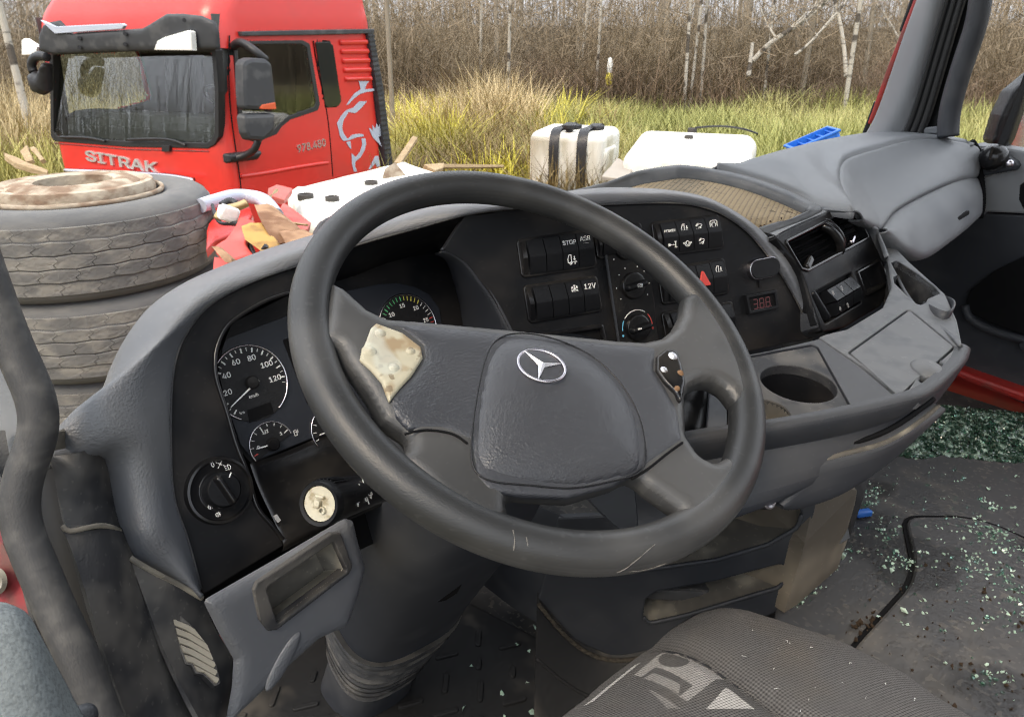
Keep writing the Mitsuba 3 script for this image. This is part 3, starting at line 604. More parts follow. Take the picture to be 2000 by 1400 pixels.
cr = []
for i in range(70):
    q = flo[rng.integers(75, 112)] * (u := rng.random() * .9 + .05) + hoodb[rng.integers(70, 112)] * (1 - u)
    s = .0011 * (.4 + rng.random() ** 2 * 1.4); cr.append(mv(disp(trimesh.creation.icosphere(1, s), s * .4, 300, i), q[0], q[1], q[2] + .001))
part(dash, 'tray_grit', cat(cr), 'soil', 30, kind='stuff', label='crumbs of soil on the dusty tray floor')
plain('soil', (.045, .032, .022), .95, .1)
# flat bridge from the tray and hood end to the vent fascia
def bridge(a, b, m='tray_plastic'):
    a, b = stations(a, 60), stations(b, 60)
    part(dash, 'fascia_bridge', loft([a + np.array([0, .006, -.004]), a, a * .5 + b * .5 + np.array([-.001, -.001, .002]), b + F4.n * -.001, b + F4.n * -.02], 60, 12, thick=.002), m, True)
f4 = lambda l: np.array([at(*q, pl=F4) for q in l])
bridge(O_[[84, 92, 101, 110, 119]] + np.array([0, 0, -.001]), f4([(1650,403),(1612,419),(1580,432),(1550,445),(1516,461)]))
bridge(np.vstack([O_[[84]], tpts([(1668,413,1.16),(1684,428,1.195),(1700,440,1.245),(1716,450,1.26),(1726,474,1.22),(1735,500,1.17)])]), f4([(1650,403),(1668,409),(1690,441),(1703,462),(1716,490),(1727,516)]))
bridge(tpts([(1488,456,1.11),(1508,474,1.10),(1548,526,1.11),(1580,598,1.12),(1599,655,1.13)]), f4([(1514,464),(1546,497),(1574,547),(1590,600),(1606,646)]), 'black_fascia')

# broad top between the tray and the windscreen, running to the passenger side
TE = tpts([(1668,413,1.16),(1650,388,1.25),(1636,350,1.36),(1640,325,1.42),(1657,309,1.49),(1702,295,1.57),(1750,281,1.635),(1790,273,1.69),(1850,275,1.71),(1906,287,1.725)])
front_ = stations(np.vstack([tpts([(1396,329,1.284),(1450,340,1.277),(1520,362,1.252),(1570,384,1.232),(1602,403,1.205)]), TE]), 140)
back_ = stations([at(*q, Z=z) for *q, z in [(1398,326,1.702),(1440,323,1.700),(1466,315,1.70),(1492,307,1.70),(1515,300,1.70),(1540,293,1.70),(1565,287,1.699),(1590,280,1.698),(1615,275,1.697),(1645,269,1.696),(1690,262,1.695),(1740,259,1.694),(1785,259,1.693),(1835,268,1.690),(1908,284,1.686)]], 140)
def gsm(c, s=2.0):
    from scipy.ndimage import gaussian_filter1d
    return gaussian_filter1d(c, s, axis=0, mode='nearest')
front_, back_ = gsm(front_), gsm(back_)
up_ = np.array([0, 0, .005])
part(dash, 'top_panel', loft([back_ + np.array([0, .12, -.14]), back_ + np.array([0, .02, -.012]), back_, back_ * .66 + front_ * .34 + up_, back_ * .33 + front_ * .67 + up_, front_, front_ + np.array([0, 0, -.012])], 140, 30, thick=.003), 'grey_plastic', True, label='sun greyed dashboard top below the windscreen opening')
bl_ = stations(np.vstack([[at(1090,380,Z=1.685), at(1190,352,Z=1.697), at(1300,323,Z=1.70), at(1390,326,Z=1.70)], back_[:1]]), 60)
part(dash, 'windscreen_ledge', loft([bl_ + np.array([0, .16, -.2]), bl_ + np.array([0, .03, -.02]), bl_ + np.array([0, .004, -.008])], 60, 6, across='line', thick=.003), 'slate_plastic', 40)

# passenger airbag bulge and glove box
TB = gsm(stations(TE + np.array([0, -.002, -.002]), 120))
SMq = tpts([(1680,428,1.185),(1690,434,1.215),(1700,440,1.245),(1708,444,1.27),(1717,446,1.29),(1742,414,1.37),(1772,395,1.43),(1805,378,1.50),(1860,354,1.61),(1908,345,1.72)])
SMs = gsm(stations(SMq, 120))
def toward(p, k): return p + nrm(np.array([-.25, -1, .35])) * k
bw = np.clip(np.linalg.norm(TB - SMs, axis=1) / .08, 0, 1)[:, None]
tw = nrm(np.array([-.25, -1, .35]))
part(dash, 'passenger_pad', loft([TB + np.array([.01, .012, -.010]), TB, TB * .93 + SMs * .07 + tw * .007 * bw, TB * .7 + SMs * .3 + tw * .012 * bw, TB * .35 + SMs * .65 + tw * .010 * bw, SMs + tw * .001, SMs + np.array([0, .02, -.004])], 120, 40, thick=.003), 'grey_plastic', True, label='smooth grey padded bulge in front of the passenger')
part(dash, 'pad_seam', tube(TB[8:] + tw * .001, .0016, 6), 'rubber_seal', True)
LG = gsm(stations(tpts([(1721,452,1.275),(1748,473,1.29),(1772,492,1.31),(1800,503,1.36),(1825,492,1.42),(1850,474,1.49),(1882,449,1.58),(1913,420,1.70)]), 80))
SG = gsm(stations(SMq[4:] + np.array([.001, -.001, -.005]), 80))
part(dash, 'glove_box_lid', loft([SG + np.array([0, .015, 0]), SG, SG * .92 + LG * .08 + tw * .004, SG * .6 + LG * .4 + tw * .010, SG * .25 + LG * .75 + tw * .009, LG, LG + np.array([0, .06, -.012])], 80, 34, thick=.003), 'grey_plastic', True, label='grey glove box lid under the padded bulge')
part(dash, 'lid_seam', tube(SMs[50:] + tw * -.001 + np.array([0, 0, -.003]), .0022, 6), 'pocket_dust', True)
part(dash, 'inner_bulkhead', Plane([0, 1.2, 0], [0, -1, 0], [1, 0, 0]).put(plate(Polygon([(-.1,.87),(1.97,.87),(1.97,1.60),(.8,1.60),(.5,1.53),(.25,1.42),(.05,1.30),(-.1,1.2)]), -.03, 0, 0)), 'dark_void', False)
part(dash, 'lid_latch', mv(hull(tpts([(1866,427,1.53),(1893,412,1.58),(1893,419,1.58),(1868,434,1.53)]).tolist() + (tpts([(1866,427,1.53),(1893,412,1.58),(1893,419,1.58),(1868,434,1.53)]) + np.array([0, .02, 0])).tolist())), 'dark_void', False)
under = [LG + np.array([0, .05, -.012]), LG + np.array([.02, .16, -.05]), LG + np.array([.0, .34, -.42]), LG + np.array([0, .36, -.62])]
part(dash, 'lower_bulkhead', loft(under, 70, 10, across='line', thick=.004), 'slate_plastic', 40)
part(dash, 'end_gasket', tube(tpts([(1897,278,1.725),(1909,300,1.735),(1914,345,1.73),(1917,395,1.72),(1912,425,1.72)]), .009, 10, 30), 'dark_void', True)

# ---------------------------------------------------------------- centre console shelf
ZS = 1.535
def zs(l, dz=0): return np.array([at(a, b, Z=ZS + dz + (c[0] if c else 0)) for a, b, *c in l])
PS = Plane(at(1740, 700, Z=ZS), [-.03, -.10, 1], [1, -.35, 0])
# grey storage top with its lid
top_ = rpoly(PS.pts([(1598,658),(1612,652),(1654,642),(1724,600),(1741,561),(1732,505),(1722,462),(1735,468),(1775,510),(1846,573),(1870,625),(1880,672),(1872,706),(1850,730),(1795,782),(1758,776),(1680,712)]), .004)
lid = rpoly(PS.pts([(1661,688),(1776,605),(1863,676),(1755,772)]), .003)
notch = rpoly(PS.pts([(1795,742),(1812,723),(1836,702),(1843,712),(1822,732),(1806,750)]), .002)
cupR = rpoly(PS.pts([(1741,512),(1752,508),(1790,532),(1826,560),(1836,572),(1812,582),(1808,590),(1795,596),(1770,574),(1748,552),(1746,540),(1754,536)]), .004)
body = top_.difference(lid.buffer(.0022)).difference(cupR).difference(notch)
part(dash, 'console_top', PS.put(plate(body, -.012, 0, .003)), 'tray_plastic', 35, label='dusty grey console top between the seats')
ld = part(dash, 'storage_lid', PS.put(plate(lid.difference(notch), -.01, -.0005, .0015)), 'tray_plastic', 35, label='square grey storage lid with a finger notch, dusty')
part(ld, 'lid_dome', PS.put(mv(pillow(affinity.rotate(affinity.scale(Point(0, 0).buffer(1), .021, .026), -30), .011, .02, .003), *PS.uv(1812,720), -.004)), 'tray_plastic', True)
part(ld, 'lid_gap', PS.put(plate(lid.buffer(.004), -.016, -.011, 0)), 'dark_void', False)
part(ld, 'notch_floor', PS.put(plate(notch.buffer(.002), -.03, -.022, 0)), 'pocket_dust', False)
part(dash, 'side_tray', PS.put(plate(cupR.buffer(.002), -.062, -.058, 0)), 'dirty_black', 35)
cw = np.array(cupR.exterior.coords)[::-1]; part(dash, 'side_tray_wall', PS.put(skin(np.array([np.c_[cw, np.full(len(cw), -.002)], np.c_[cw, np.full(len(cw), -.06)]]))), 'dirty_black', 35)
spout = [PS.w(*PS.uv(*q), z) for q, z in [((1812,584),.0),((1806,594),.0),((1848,606),.0),((1862,586),.0)]]
lipq = np.array([at(1808,590,Z=ZS+.004), at(1830,602,Z=ZS+.016), at(1848,608,Z=ZS+.018), at(1861,598,Z=ZS+.018), at(1860,584,Z=ZS+.014), at(1843,576,Z=ZS+.004)])
part(dash, 'cup_lip', loft([lipq, lipq + np.array([-.004, .002, -.018]), lipq * .5 + lipq.mean(0) * .5 + np.array([0, 0, -.022])], 24, 8, thick=.003), 'slate_plastic', True)
part(dash, 'console_ridge', tube(np.array([at(a, b, Z=ZS + .003) for a, b in [(1738,498),(1762,560),(1800,610),(1850,650),(1876,676)]]), .0028, 8, 40), 'tray_plastic', True)
# slate cup holder surround
cup_out = rpoly(PS.pts([(1462,694),(1590,664),(1600,661),(1680,716),(1756,780),(1662,802),(1500,834),(1440,848),(1380,840),(1390,706)]), .003)
cin = rpoly(PS.pts([(1440,699),(1586,672),(1598,677),(1663,793),(1658,800),(1500,832),(1420,842),(1420,702)]), .004)
Cc_ = PS.uv(1560, 745); rx = abs(PS.uv(1628,745)[0] - Cc_[0]); ry = np.linalg.norm(PS.uv(1560,686) - Cc_)
cuph = Point(*Cc_).buffer(1); cuph = affinity.scale(Point(*Cc_).buffer(1, quad_segs=24), .043, .043)
part(dash, 'console_surround', PS.put(plate(cup_out.difference(cin), -.012, .0, .0015)), 'slate_plastic', 35, label='slate grey console body round the cup holder')
sm2 = affinity.scale(Point(*PS.uv(1496,800)).buffer(1, quad_segs=16), .026, .026)
ch = part(dash, 'cup_holder', PS.put(plate(cin.buffer(-.0008).difference(cuph.union(sm2)), -.014, -.002, .002)), 'dirty_black', 35, label='large round black cup holder with a torn dusty edge')
wl = [PS.put(mv(lathe([(.0435,-.003),(.041,-.075),(.0,-.078)], 48), *Cc_)), PS.put(mv(lathe([(.0262,-.003),(.025,-.03),(0,-.032)], 30), *PS.uv(1496,800)))]
part(ch, 'cup_well', wl[0], 'black_fascia', 40); part(ch, 'small_well', wl[1], 'pocket_dust', 40)
part(ch, 'coaster', PS.put(mv(disp(lathe([(0,-.066),(.033,-.066),(.036,-.070),(.036,-.075)], 30), .002, 60), *(np.array(Cc_) + np.array([-.004,-.004])))), 'pocket_dust', 40, label='dusty disc at the bottom of the cup holder')
# apron, drawer and its seams
l1 = np.array([at(*q, Z=ZS - .004) for q in [(1240,880),(1380,850),(1499,833),(1661,804),(1756,781),(1800,768),(1848,732),(1872,706),(1881,676)]])
l2 = np.array([at(*q, Z=ZS - .036) for q in [(1240,915),(1380,893),(1499,873),(1620,850),(1700,830),(1790,791),(1850,731),(1876,706),(1884,690)]])
l3 = np.array([at(*q, Z=ZS - .085) for q in [(1240,1040),(1380,1020),(1452,999),(1511,976),(1620,930),(1718,886),(1790,822),(1832,768),(1872,712)]])
part(dash, 'console_edge', loft([l1 + np.array([0, .01, 0]), l1, l1 * .5 + l2 * .5 + nrm(np.array([-.2, -1, .4])) * .006, l2], 70, 14, thick=.003), 'slate_plastic', 40)
part(dash, 'console_apron', loft([l2 + nrm(np.array([.2, 1, 0])) * .003, l2 * .55 + l3 * .45, l3, l3 + np.array([.02, .10, -.01])], 70, 14, thick=.003), 'slate_plastic', 40)
d1 = np.array([at(*q, Z=z) for *q, z in [(1508,972,1.435),(1562,905,1.470),(1616,884,1.476),(1700,862,1.478),(1760,832,1.482),(1820,788,1.488)]])
d2 = np.array([at(*q, Z=z) for *q, z in [(1512,977,1.432),(1532,979,1.425),(1595,964,1.425),(1658,931,1.43),(1720,886,1.44),(1822,790,1.484)]])
off = nrm(np.array([-.25, -1, .0])) * .012
part(dash, 'console_drawer', loft([d1 + off * -1.5, d1 + off * .8 + np.array([0,0,-.001]), d1 * .6 + d2 * .4 + off * 1.3, d2 + off, d2 - off * 2], 60, 14, thick=.003), 'slate_plastic', 40, label='slim slate drawer front with a dusty top edge')
part(dash, 'drawer_lip', tube(d1[1:] + off * .8, .0032, 8, 40), 'pocket_dust', True)
part(dash, 'drawer_gap', tube(d1 + np.array([0, 0, .006]), .0035, 8, 40), 'dark_void', True)
part(dash, 'ignition_lock', rot(mv(lathe([(.006,.001),(.0105,.004),(.0125,.003),(.013,-.006)], 28), 0, 0, 0), [1,0,0], 62).apply_translation(at(1484, 962, Z=1.452) + np.array([-.002, -.010, 0])), 'chrome', 40, label='round metal socket below the console')
# block behind the shelf and body under it
part(dash, 'gear_gaiter', cat([mv(disp(lathe([(.028,.07),(.034,.05),(.030,.042),(.042,.028),(.037,.018),(.052,.004),(.056,-.012)], 40), .003, 30), *at(1372, 800, t=.92))]), 'gloss_black', True, label='black folded rubber gear lever boot')
sh = np.array([at(*q, t=t) for *q, t in [(1250,720,1.0),(1340,700,1.02),(1440,690,1.04),(1500,684,1.06)]]); sh2 = np.array([at(*q, t=t) for *q, t in [(1240,905,.86),(1330,880,.86),(1400,870,.86),(1500,850,.84)]])
part(dash, 'console_back', loft([sh + np.array([0, .02, -.02]), sh + np.array([0, 0, -.06]), sh2 + np.array([0, .05, -.05]), sh2 + np.array([0, 0, -.01])], 20, 12, thick=.003), 'dirty_black', True)

# ---------------------------------------------------------------- lower console with its two open shelves
PL = Plane(at(1560, 1100, Z=1.19), nrm(np.array([-.72, -.66, .14])), [.66, -.72, 0])
# the front face follows a vertical plane between the tunnel and the driver
ZT, ZF = 1.058, .95
pa, pb = at(1530, 1190, Z=1.055), at(1250, 1268, Z=ZF + .005)
dxy = nrm((pa - pb) * np.array([1, 1, 0])); PL = Plane(pa, np.array([dxy[1], -dxy[0], .06]), dxy)
lc = rpoly(PL.pts([(1090,1010),(1300,1000),(1450,975),(1600,952),(1592,1000),(1560,1100),(1528,1192),(1440,1228),(1330,1258),(1200,1285),(1120,1250),(1050,1170)]), .006)
po1 = rpoly(PL.pts([(1230,1060),(1450,1000),(1552,975),(1566,1002),(1556,1030),(1500,1062),(1400,1092),(1260,1112),(1190,1110)]), .014)
po2 = rpoly(PL.pts([(1262,1170),(1285,1155),(1400,1135),(1532,1100),(1536,1130),(1520,1146),(1440,1170),(1340,1200),(1268,1216),(1256,1205)]), .010)
part(dash, 'lower_console', PL.put(plate(lc.difference(po1).difference(po2), -.01, 0, .004)), 'slate_plastic', 35, label='slate lower console with two open shelves')
for po, dep in ((po1, .16), (po2, .14)):
    c = subdiv_ring(np.array(shapely.geometry.polygon.orient(po).exterior.coords), .012); c = np.vstack([c, c[:1]]); ce = np.array(po.centroid.coords[0])
    k = part(dash, 'shelf_pocket', PL.put(skin(np.array([np.c_[c, np.full(len(c), -.004)], np.c_[c * .95 + ce * .05 + np.array([0, .006]), np.full(len(c), -dep * .3)], np.c_[c * .8 + ce * .2 + np.array([0.01, .02]), np.full(len(c), -dep)]]), True)), 'pocket_dust', 50, label='open shelf in the lower console with a dusty bottom')
    part(k, 'shelf_back', PL.put(plate(Polygon(c[:-1] * .8 + ce * .2 + np.array([.01, .02])), -dep - .004, -dep, 0)), 'slate_plastic', False)
    lo = np.roll(c[:-1], -np.argmin(c[:-1, 0] + c[:-1, 1] * .2), axis=0); lo = lo[:np.argmax(lo[:, 0] + lo[:, 1] * .1) + 1]
    part(k, 'shelf_lip', PL.put(tube(np.c_[poly_line(lo, 40), np.full(40, .001)], .0035, 8)), 'slate_plastic', True)
sd = np.array([PL.w(*PL.uv(*q)) for q in [(1100,1010),(1070,1100),(1062,1160),(1100,1242)]])
part(dash, 'console_side', loft([sd + PL.n * -.004, sd + np.array([-.02, .10, 0]), sd + np.array([-.03, .4, 0])], 16, 8, thick=.003), 'slate_plastic', True)
# beige step beside it, over the tunnel
tb = [at(1602, 952, t=1.16), at(1655, 935, t=1.22), at(1676, 960, t=1.235), at(1600, 1080, t=1.22), at(1556, 1210, Z=1.06)]
bx = np.array([at(1600,955,t=1.15), at(1672,962,t=1.24), at(1560,1055,t=1.17), at(1528,1188,Z=1.062), at(1630,1100,Z=1.062), at(1648,1080,Z=1.062)])
step = hull([at(1598,935,t=1.15), at(1650,930,t=1.30), at(1674,958,t=1.22), at(1572,1060,t=1.14), at(1532,1196,Z=1.06), at(1560,1178,Z=1.06), at(1636,1110,Z=1.06), at(1660,1040,Z=1.06)] + [at(1598,935,t=1.15) + np.array([0,.35,0]), at(1674,958,t=1.22) + np.array([-.05,.35,0]), at(1532,1196,Z=1.06) + np.array([0,.4,0]), at(1660,1040,Z=1.06) + np.array([0,.3,0])])
bumped('beige_mat', dusty((.11, .095, .075), (.30, .26, .20), .7, 9, .4, .15), .8, grain(420), .0004, spec=.3)
part(dash, 'tunnel_step', step, 'beige_mat', False, label='dusty beige box beside the lower console')
strip = np.array([at(1706,898,t=1.30), at(1690,960,t=1.28), at(1660,1050,t=1.25), at(1640,1064,Z=1.066)])
part(dash, 'support_leg', hull(np.vstack([strip, strip + np.array([.02,.06,0]), np.array([at(1668,925,t=1.28), at(1650,1000,t=1.26), at(1632,1066,t=1.25)])])), 'gloss_black', False, label='flat black support leg under the console')

# ================================================================ STEERING WHEEL AND COLUMN
WC, TILT = EYE + np.array([.432, .5036, -.261]), math.radians(32)
W = Plane(WC, [0, -math.sin(TILT), math.cos(TILT)], [1, 0, 0])
wheel = thing('steering_wheel', 'big worn black four spoke steering wheel with a round star emblem', 'steering wheel')
RM, RT = .2188, .0178
a = np.linspace(0, 2 * np.pi, 181)[:-1]
rimm = tube(np.c_[RM * np.cos(a), RM * np.sin(a), 0 * a], RT, 28, closed=True, upv=[0, 0, 1])
part(wheel, 'rim', W.put(rimm), 'rim_leather', True, label='thick smooth rim with scuffs and pale scratches')
sp_px = [(640,560),(672,575),(700,600),(716,615),(751,632),(820,637),(965,650),(1081,661),(1197,673),(1250,676),(1285,668),(1310,648),(1324,622),(1328,590),(1350,560),(1400,600),(1440,680),(1462,790),(1432,800),(1421,786),(1408,768),(1388,757),(1364,757),(1341,768),(1332,785),(1335,864),(1359,899),(1387,911),(1412,898),(1450,900),(1430,980),(1340,1050),(1318,1006),(1257,964),(1232,938),(1197,957),(1110,983),(1023,978),(955,966),(935,960),(959,991),(990,1010),(960,1060),(850,990),(760,900),(800,893),(795,868),(743,836),(715,785),(668,718),(655,690),(620,680)]
sp = Polygon(W.pts(sp_px)).buffer(0).buffer(.011).buffer(-.014).buffer(.003)
sp = sp.intersection(Point(0, 0).buffer(RM + .002, quad_segs=40))
part(wheel, 'spokes', W.put(mv(disp(pillow(sp, .0150, .015, .004), .0002, 30), 0, 0, -.0005)), 'rim_leather', True, label='four black spokes running into the rim')
hub_px = [(735,632),(820,636),(965,650),(1081,661),(1197,673),(1250,676),(1282,680),(1278,725),(1300,760),(1322,800),(1333,864),(1234,933),(1197,952),(1110,975),(1023,972),(950,962),(925,935),(913,864),(861,842),(797,842),(770,815),(752,780),(775,755),(800,735),(824,702),(822,680),(786,652)]
W1 = W.up(.012)
part(wheel, 'hub_cover', W1.put(mv(pillow(rpoly(W1.pts(hub_px), .003), .0050, .020, .004, back=.012), 0, 0, 0)), 'hub_leather', True, label='grained leather hub cover')
pad_px = [(919,878),(930,783),(942,725),(959,682),(988,662),(1040,661),(1110,681),(1168,716),(1214,766),(1243,823),(1253,870),(1249,920),(1197,942),(1110,957),(1023,951),(935,934)]
pp = Polygon(spline(W1.pts(pad_px), 120, closed=True)).buffer(0)
def dome(x, y):
    c = pp.centroid; return -.010 * (((x - c.x) / .06) ** 2 + ((y - c.y) / .06) ** 2) * .35
padm = mv(pillow(pp, .013, .050, .004, back=.004, base=dome), 0, 0, .0052)
part(wheel, 'airbag_pad', W1.put(padm), 'hub_leather', True, label='domed airbag pad carrying the emblem')
part(wheel, 'pad_groove', W1.put(tube(np.c_[np.array(pp.buffer(.0008).exterior.coords)[:-1:2], np.full(len(np.array(pp.buffer(.0008).exterior.coords)[:-1:2]), .0050)], .0007, 6, closed=True, upv=[0, 0, 1])), 'rubber_seal', True)
def groove(px, z, r=.0011, n=24):
    Wz = W.up(z); return tube(np.array([at(*q, pl=Wz) for q in px]), r, 6, n)
part(wheel, 'spoke_seam', groove([(791,848),(825,840),(861,842),(890,850),(913,866)], .0152), 'dark_void', True)
part(wheel, 'spoke_seam', groove([(1234,935),(1262,918),(1300,888),(1333,864)], .0152), 'dark_void', True)
bowl = lathe([(.072,-.006),(.074,-.014),(.068,-.030),(.056,-.050),(.050,-.075),(.046,-.12)], 48)
part(wheel, 'hub_shell', W.put(mv(bowl, .012, -.066, 0)), 'slate_plastic', True)
# emblem
_pv = np.array(padm.vertices); C1 = W1.up(.022).uv(1062, 706); _near = _pv[(np.hypot(_pv[:, 0] - C1[0], _pv[:, 1] - C1[1]) < .027) & (_pv[:, 2] > .005)]
_k, *_ = np.linalg.lstsq(np.c_[_near[:, :2] - C1, np.ones(len(_near))], _near[:, 2], rcond=None)
W2 = Plane(W1.w(*C1, _k[2] + .0012), W.x * -_k[0] + W.y * -_k[1] + W.n, W.x); C = np.zeros(2)
em = part(wheel, 'emblem', W2.put(mv(rot(tube(np.c_[.0212 * np.cos(a[::3]), .0212 * np.sin(a[::3]), 0 * a[::3]], .0014, 10, closed=True, upv=[0, 0, 1]), [1, 0, 0], -4), *C)), 'chrome', True, label='round chrome three pointed star emblem')
star = []
for k in range(3):
    A = math.radians(90 + 14 + 120 * k); u = np.array([math.cos(A), math.sin(A)]); v = np.array([-u[1], u[0]]); o = u * .0207
    P = [(*(u * -.0012 + v * .0038 * 0), .0022)]
    b1, b2 = v * .0032, v * -.0032
    star.append(hull([(*o, .0002), (*o, .0008), (*b1, 0), (*b2, 0), (0, 0, .0032), (*(u * .003), .003), (*(-u * .002), 0)]))
part(em, 'star', W2.put(mv(cat(star), C[0], C[1], .0004)), 'worn_metal', False)
# bare control mounts
W3 = W.up(.0158)
def corroded(p, n, uv):
    a = fbm(p.x * 60, p.y * 60, p.z * 60, 3); b = fbm(p.x * 170 + 5, p.y * 170, p.z * 170, 2)
    c = mix((.40, .37, .27), (.27, .20, .115), smoothstep(.38, .60, a)); c = mix(c, (.16, .12, .07), smoothstep(.60, .74, b) * .8)
    return mix(c, (.45, .47, .41), smoothstep(.60, .75, noise(p.x * 38 + 3, p.y * 38, p.z * 38)) * .6)
plain('corroded_plate', corroded, .6)
bp_px = [(734,633),(786,652),(822,680),(826,700),(803,736),(779,762),(766,778),(760,789),(755,776),(745,748),(722,722),(702,705),(705,690),(716,664),(724,642)]
bp = part(wheel, 'left_mount', W3.put(mv(pillow(rpoly(W3.pts(bp_px), .001), .0032, .004, .002), 0, 0, 0)), 'corroded_plate', True, label='corroded cream metal mount on the left spoke, its switch missing')
for q in ((741,655,.0055), (800,690,.0045), (768,722,.0050), (722,690,.006)):
    part(bp, 'stud', W3.up(.002).put(mv(disp(lathe([(0,.0035),(q[2]*.6,.003),(q[2],.0005),(q[2]*1.2,0)], 18), .0004, 200), *W3.uv(q[0], q[1]))), 'corroded_plate', 50)
rp_px = [(1281,698),(1296,686),(1308,684),(1322,690),(1331,722),(1337,748),(1329,788),(1322,780),(1318,770),(1296,748),(1280,724)]
rp = part(wheel, 'right_mount', W3.put(mv(pillow(rpoly(W3.pts(rp_px), .001), .004, .003, .002), 0, 0, 0)), 'gloss_black', True, label='scarred black mount on the right spoke with worn metal studs')
for i, (x, y, r) in enumerate(((1310,700,.0052), (1293,727,.0040), (1325,733,.0036), (1319,763,.0030))):
    part(rp, 'stud', W3.up(.003).put(mv(disp(lathe([(0,.0036),(r*.6,.003),(r,.0006),(r*1.05,0)], 18), .0006, 260, i), *W3.uv(x, y))), 'worn_metal' if i < 2 else 'rusty', 50)
plain('rusty', lambda p, n, uv: mix((.14, .075, .04), (.25, .15, .08), fbm(p.x * 40, p.y * 40, p.z * 40, 3)), .8, .3)
# scratches on the rim
plain('scratch_grey', (.17, .16, .145), .8, .2)
def rimpt(px, py, dz=0.0):
    d = ray(px, py); d = d / np.linalg.norm(d); s = np.linspace(.3, 1.1, 4001); P = EYE + d * s[:, None]; l = (P - WC) @ np.c_[W.x, W.y, W.n]
    r = np.hypot(l[:, 0], l[:, 1]) - RM; h = np.hypot(r, l[:, 2]) < RT + .0003; return P[np.argmax(h)] if h.any() else None
for l in ([(1205,1118),(1222,1110),(1235,1100),(1250,1088),(1268,1072),(1280,1062)], [(1002,1035),(1005,1055),(1003,1075)], [(1028,1048),(1031,1066)], [(1230,1116),(1262,1112),(1300,1100)]):
    q = [rimpt(*p) for p in l]; q = [p for p in q if p is not None]
    if len(q) > 1: part(wheel, 'scratch', disp(tube(np.array(q), .00035, 5, 60), .0004, 300, 3), 'scratch_grey', True)

col = thing('steering_column', 'dark grey steering column shroud with a ribbed rubber boot', 'steering column')
E_ = lambda x, y, z: EYE + np.array([x, y, z])
def sect(c, hw, hd, ax, n=3.2, k=56):
    th = np.arange(k + 1) * 2 * np.pi / k; f = np.array([0, 1., 0]); f = nrm(f - ax * (f @ ax))
    ct, st = np.cos(th), np.sin(th); r = (np.abs(ct) ** n + np.abs(st) ** n) ** (-1 / n)
    return c + (r * ct)[:, None] * np.array([hw, 0, 0]) + (r * st)[:, None] * f * hd
axd = nrm(np.array([0, -.42, .9]))
body = [(E_(.432, .60, -.36), .066, .060), (E_(.436, .635, -.43), .094, .080), (E_(.442, .70, -.54), .108, .092), (E_(.442, .775, -.66), .108, .094), (E_(.438, .85, -.79), .101, .090), (E_(.436, .868, -.835), .097, .086)]
part(col, 'shroud', loft([sect(c, a_, b_, axd) for c, a_, b_ in body], 57, 30, thick=.003), 'slate_plastic', 50, label='smooth dark grey plastic column shroud')
rings = []; n_ = 8
for i in range(n_ * 4 + 1):
    t = i / (n_ * 4); c = E_(.432, .862, -.82) * (1 - t) + E_(.425, .935, -.985) * t; k = .0125 * math.cos(i * math.pi / 2)
    rings.append(sect(c, .094 * (1 - t) + .066 * t + k, .086 * (1 - t) + .064 * t + k, axd, 2.8))
part(col, 'rubber_boot', loft(rings, 57, len(rings) * 2), 'boot_rubber', True, label='ribbed black rubber boot round the column')
part(col, 'column_foot', loft([sect(E_(.425, .93, -.97), .062, .06, axd, 3), sect(E_(.42, .985, -1.12), .075, .068, axd, 3)], 57, 4, across='line', thick=.003), 'slate_plastic', 50)
kf = E_(.47, .69, -.66)
part(col, 'key_recess', hull(tpts([(853,1176,.985),(878,1132,.975),(905,1115,.975),(905,1135,.975),(893,1158,.985),(870,1172,.99)]).tolist() + (tpts([(853,1176,.985),(905,1115,.975),(893,1158,.985)]) + FWD * .03).tolist()), 'dark_void', False)
part(col, 'recess_tab', hull(tpts([(853,1176,.981),(866,1166,.981),(876,1134,.972),(869,1138,.972)]).tolist() + (tpts([(853,1176,.981),(869,1138,.972)]) + FWD * .01).tolist()), 'slate_plastic', False)
# left stalk, end cap missing
s0, s1 = at(850, 920, t=.90), at(626, 983, t=.665)
u = nrm(s1 - s0); Ls = np.linalg.norm(s1 - s0)
st = part(col, 'wiper_stalk', tube([s0, s1 - u * .082, s1 - u * .07, s1 - u * .004, s1], [.013, .0170, .0178, .0208, .0200], 36), 'gloss_black', 40, label='thick black control stalk with its end cap missing')
S1 = Plane(s1, u, [0, 0, 1] if abs(u[2]) < .9 else [1, 0, 0])
part(st, 'end_ring', S1.put(lathe([(.0160,.0),(.0166,.003),(.0196,.0035),(.0208,.001),(.0208,-.006)], 40)), 'switch_black', 40)
part(st, 'cream_core', S1.put(cat([disp(lathe([(0,.0005),(.009,.001),(.0158,.0015),(.0163,-.002)], 32), .0004, 200), mv(rbox(.007,.006,.006,.001), 0, .001, .003), mv(lathe([(.002,.004),(.0035,.004),(.0035,0)], 14), -.005, -.004), mv(rbox(.003,.009,.004,.0008), .0065, 0, .002)])), 'cream_plastic', 40, label='exposed cream plastic core of the stalk')
plain('cream_plastic', lambda p, n, uv: mix((.46, .43, .33), (.28, .23, .14), smoothstep(.5, .8, fbm(p.x * 160, p.y * 160, p.z * 160, 3))), .5)
for k in range(7):
    A = k * .18 - .35
    v = S1.x * math.cos(A) + S1.y * math.sin(A)
    part(st, 'grip_rib', tube([s1 - u * .030 + v * .0198, s1 - u * .006 + v * .0212], .0011, 6), 'switch_black', True)
fs = Plane(s1 - u * .06, nrm(EYE - s1 - u * ((EYE - s1) @ u)), -u).up(.0186)
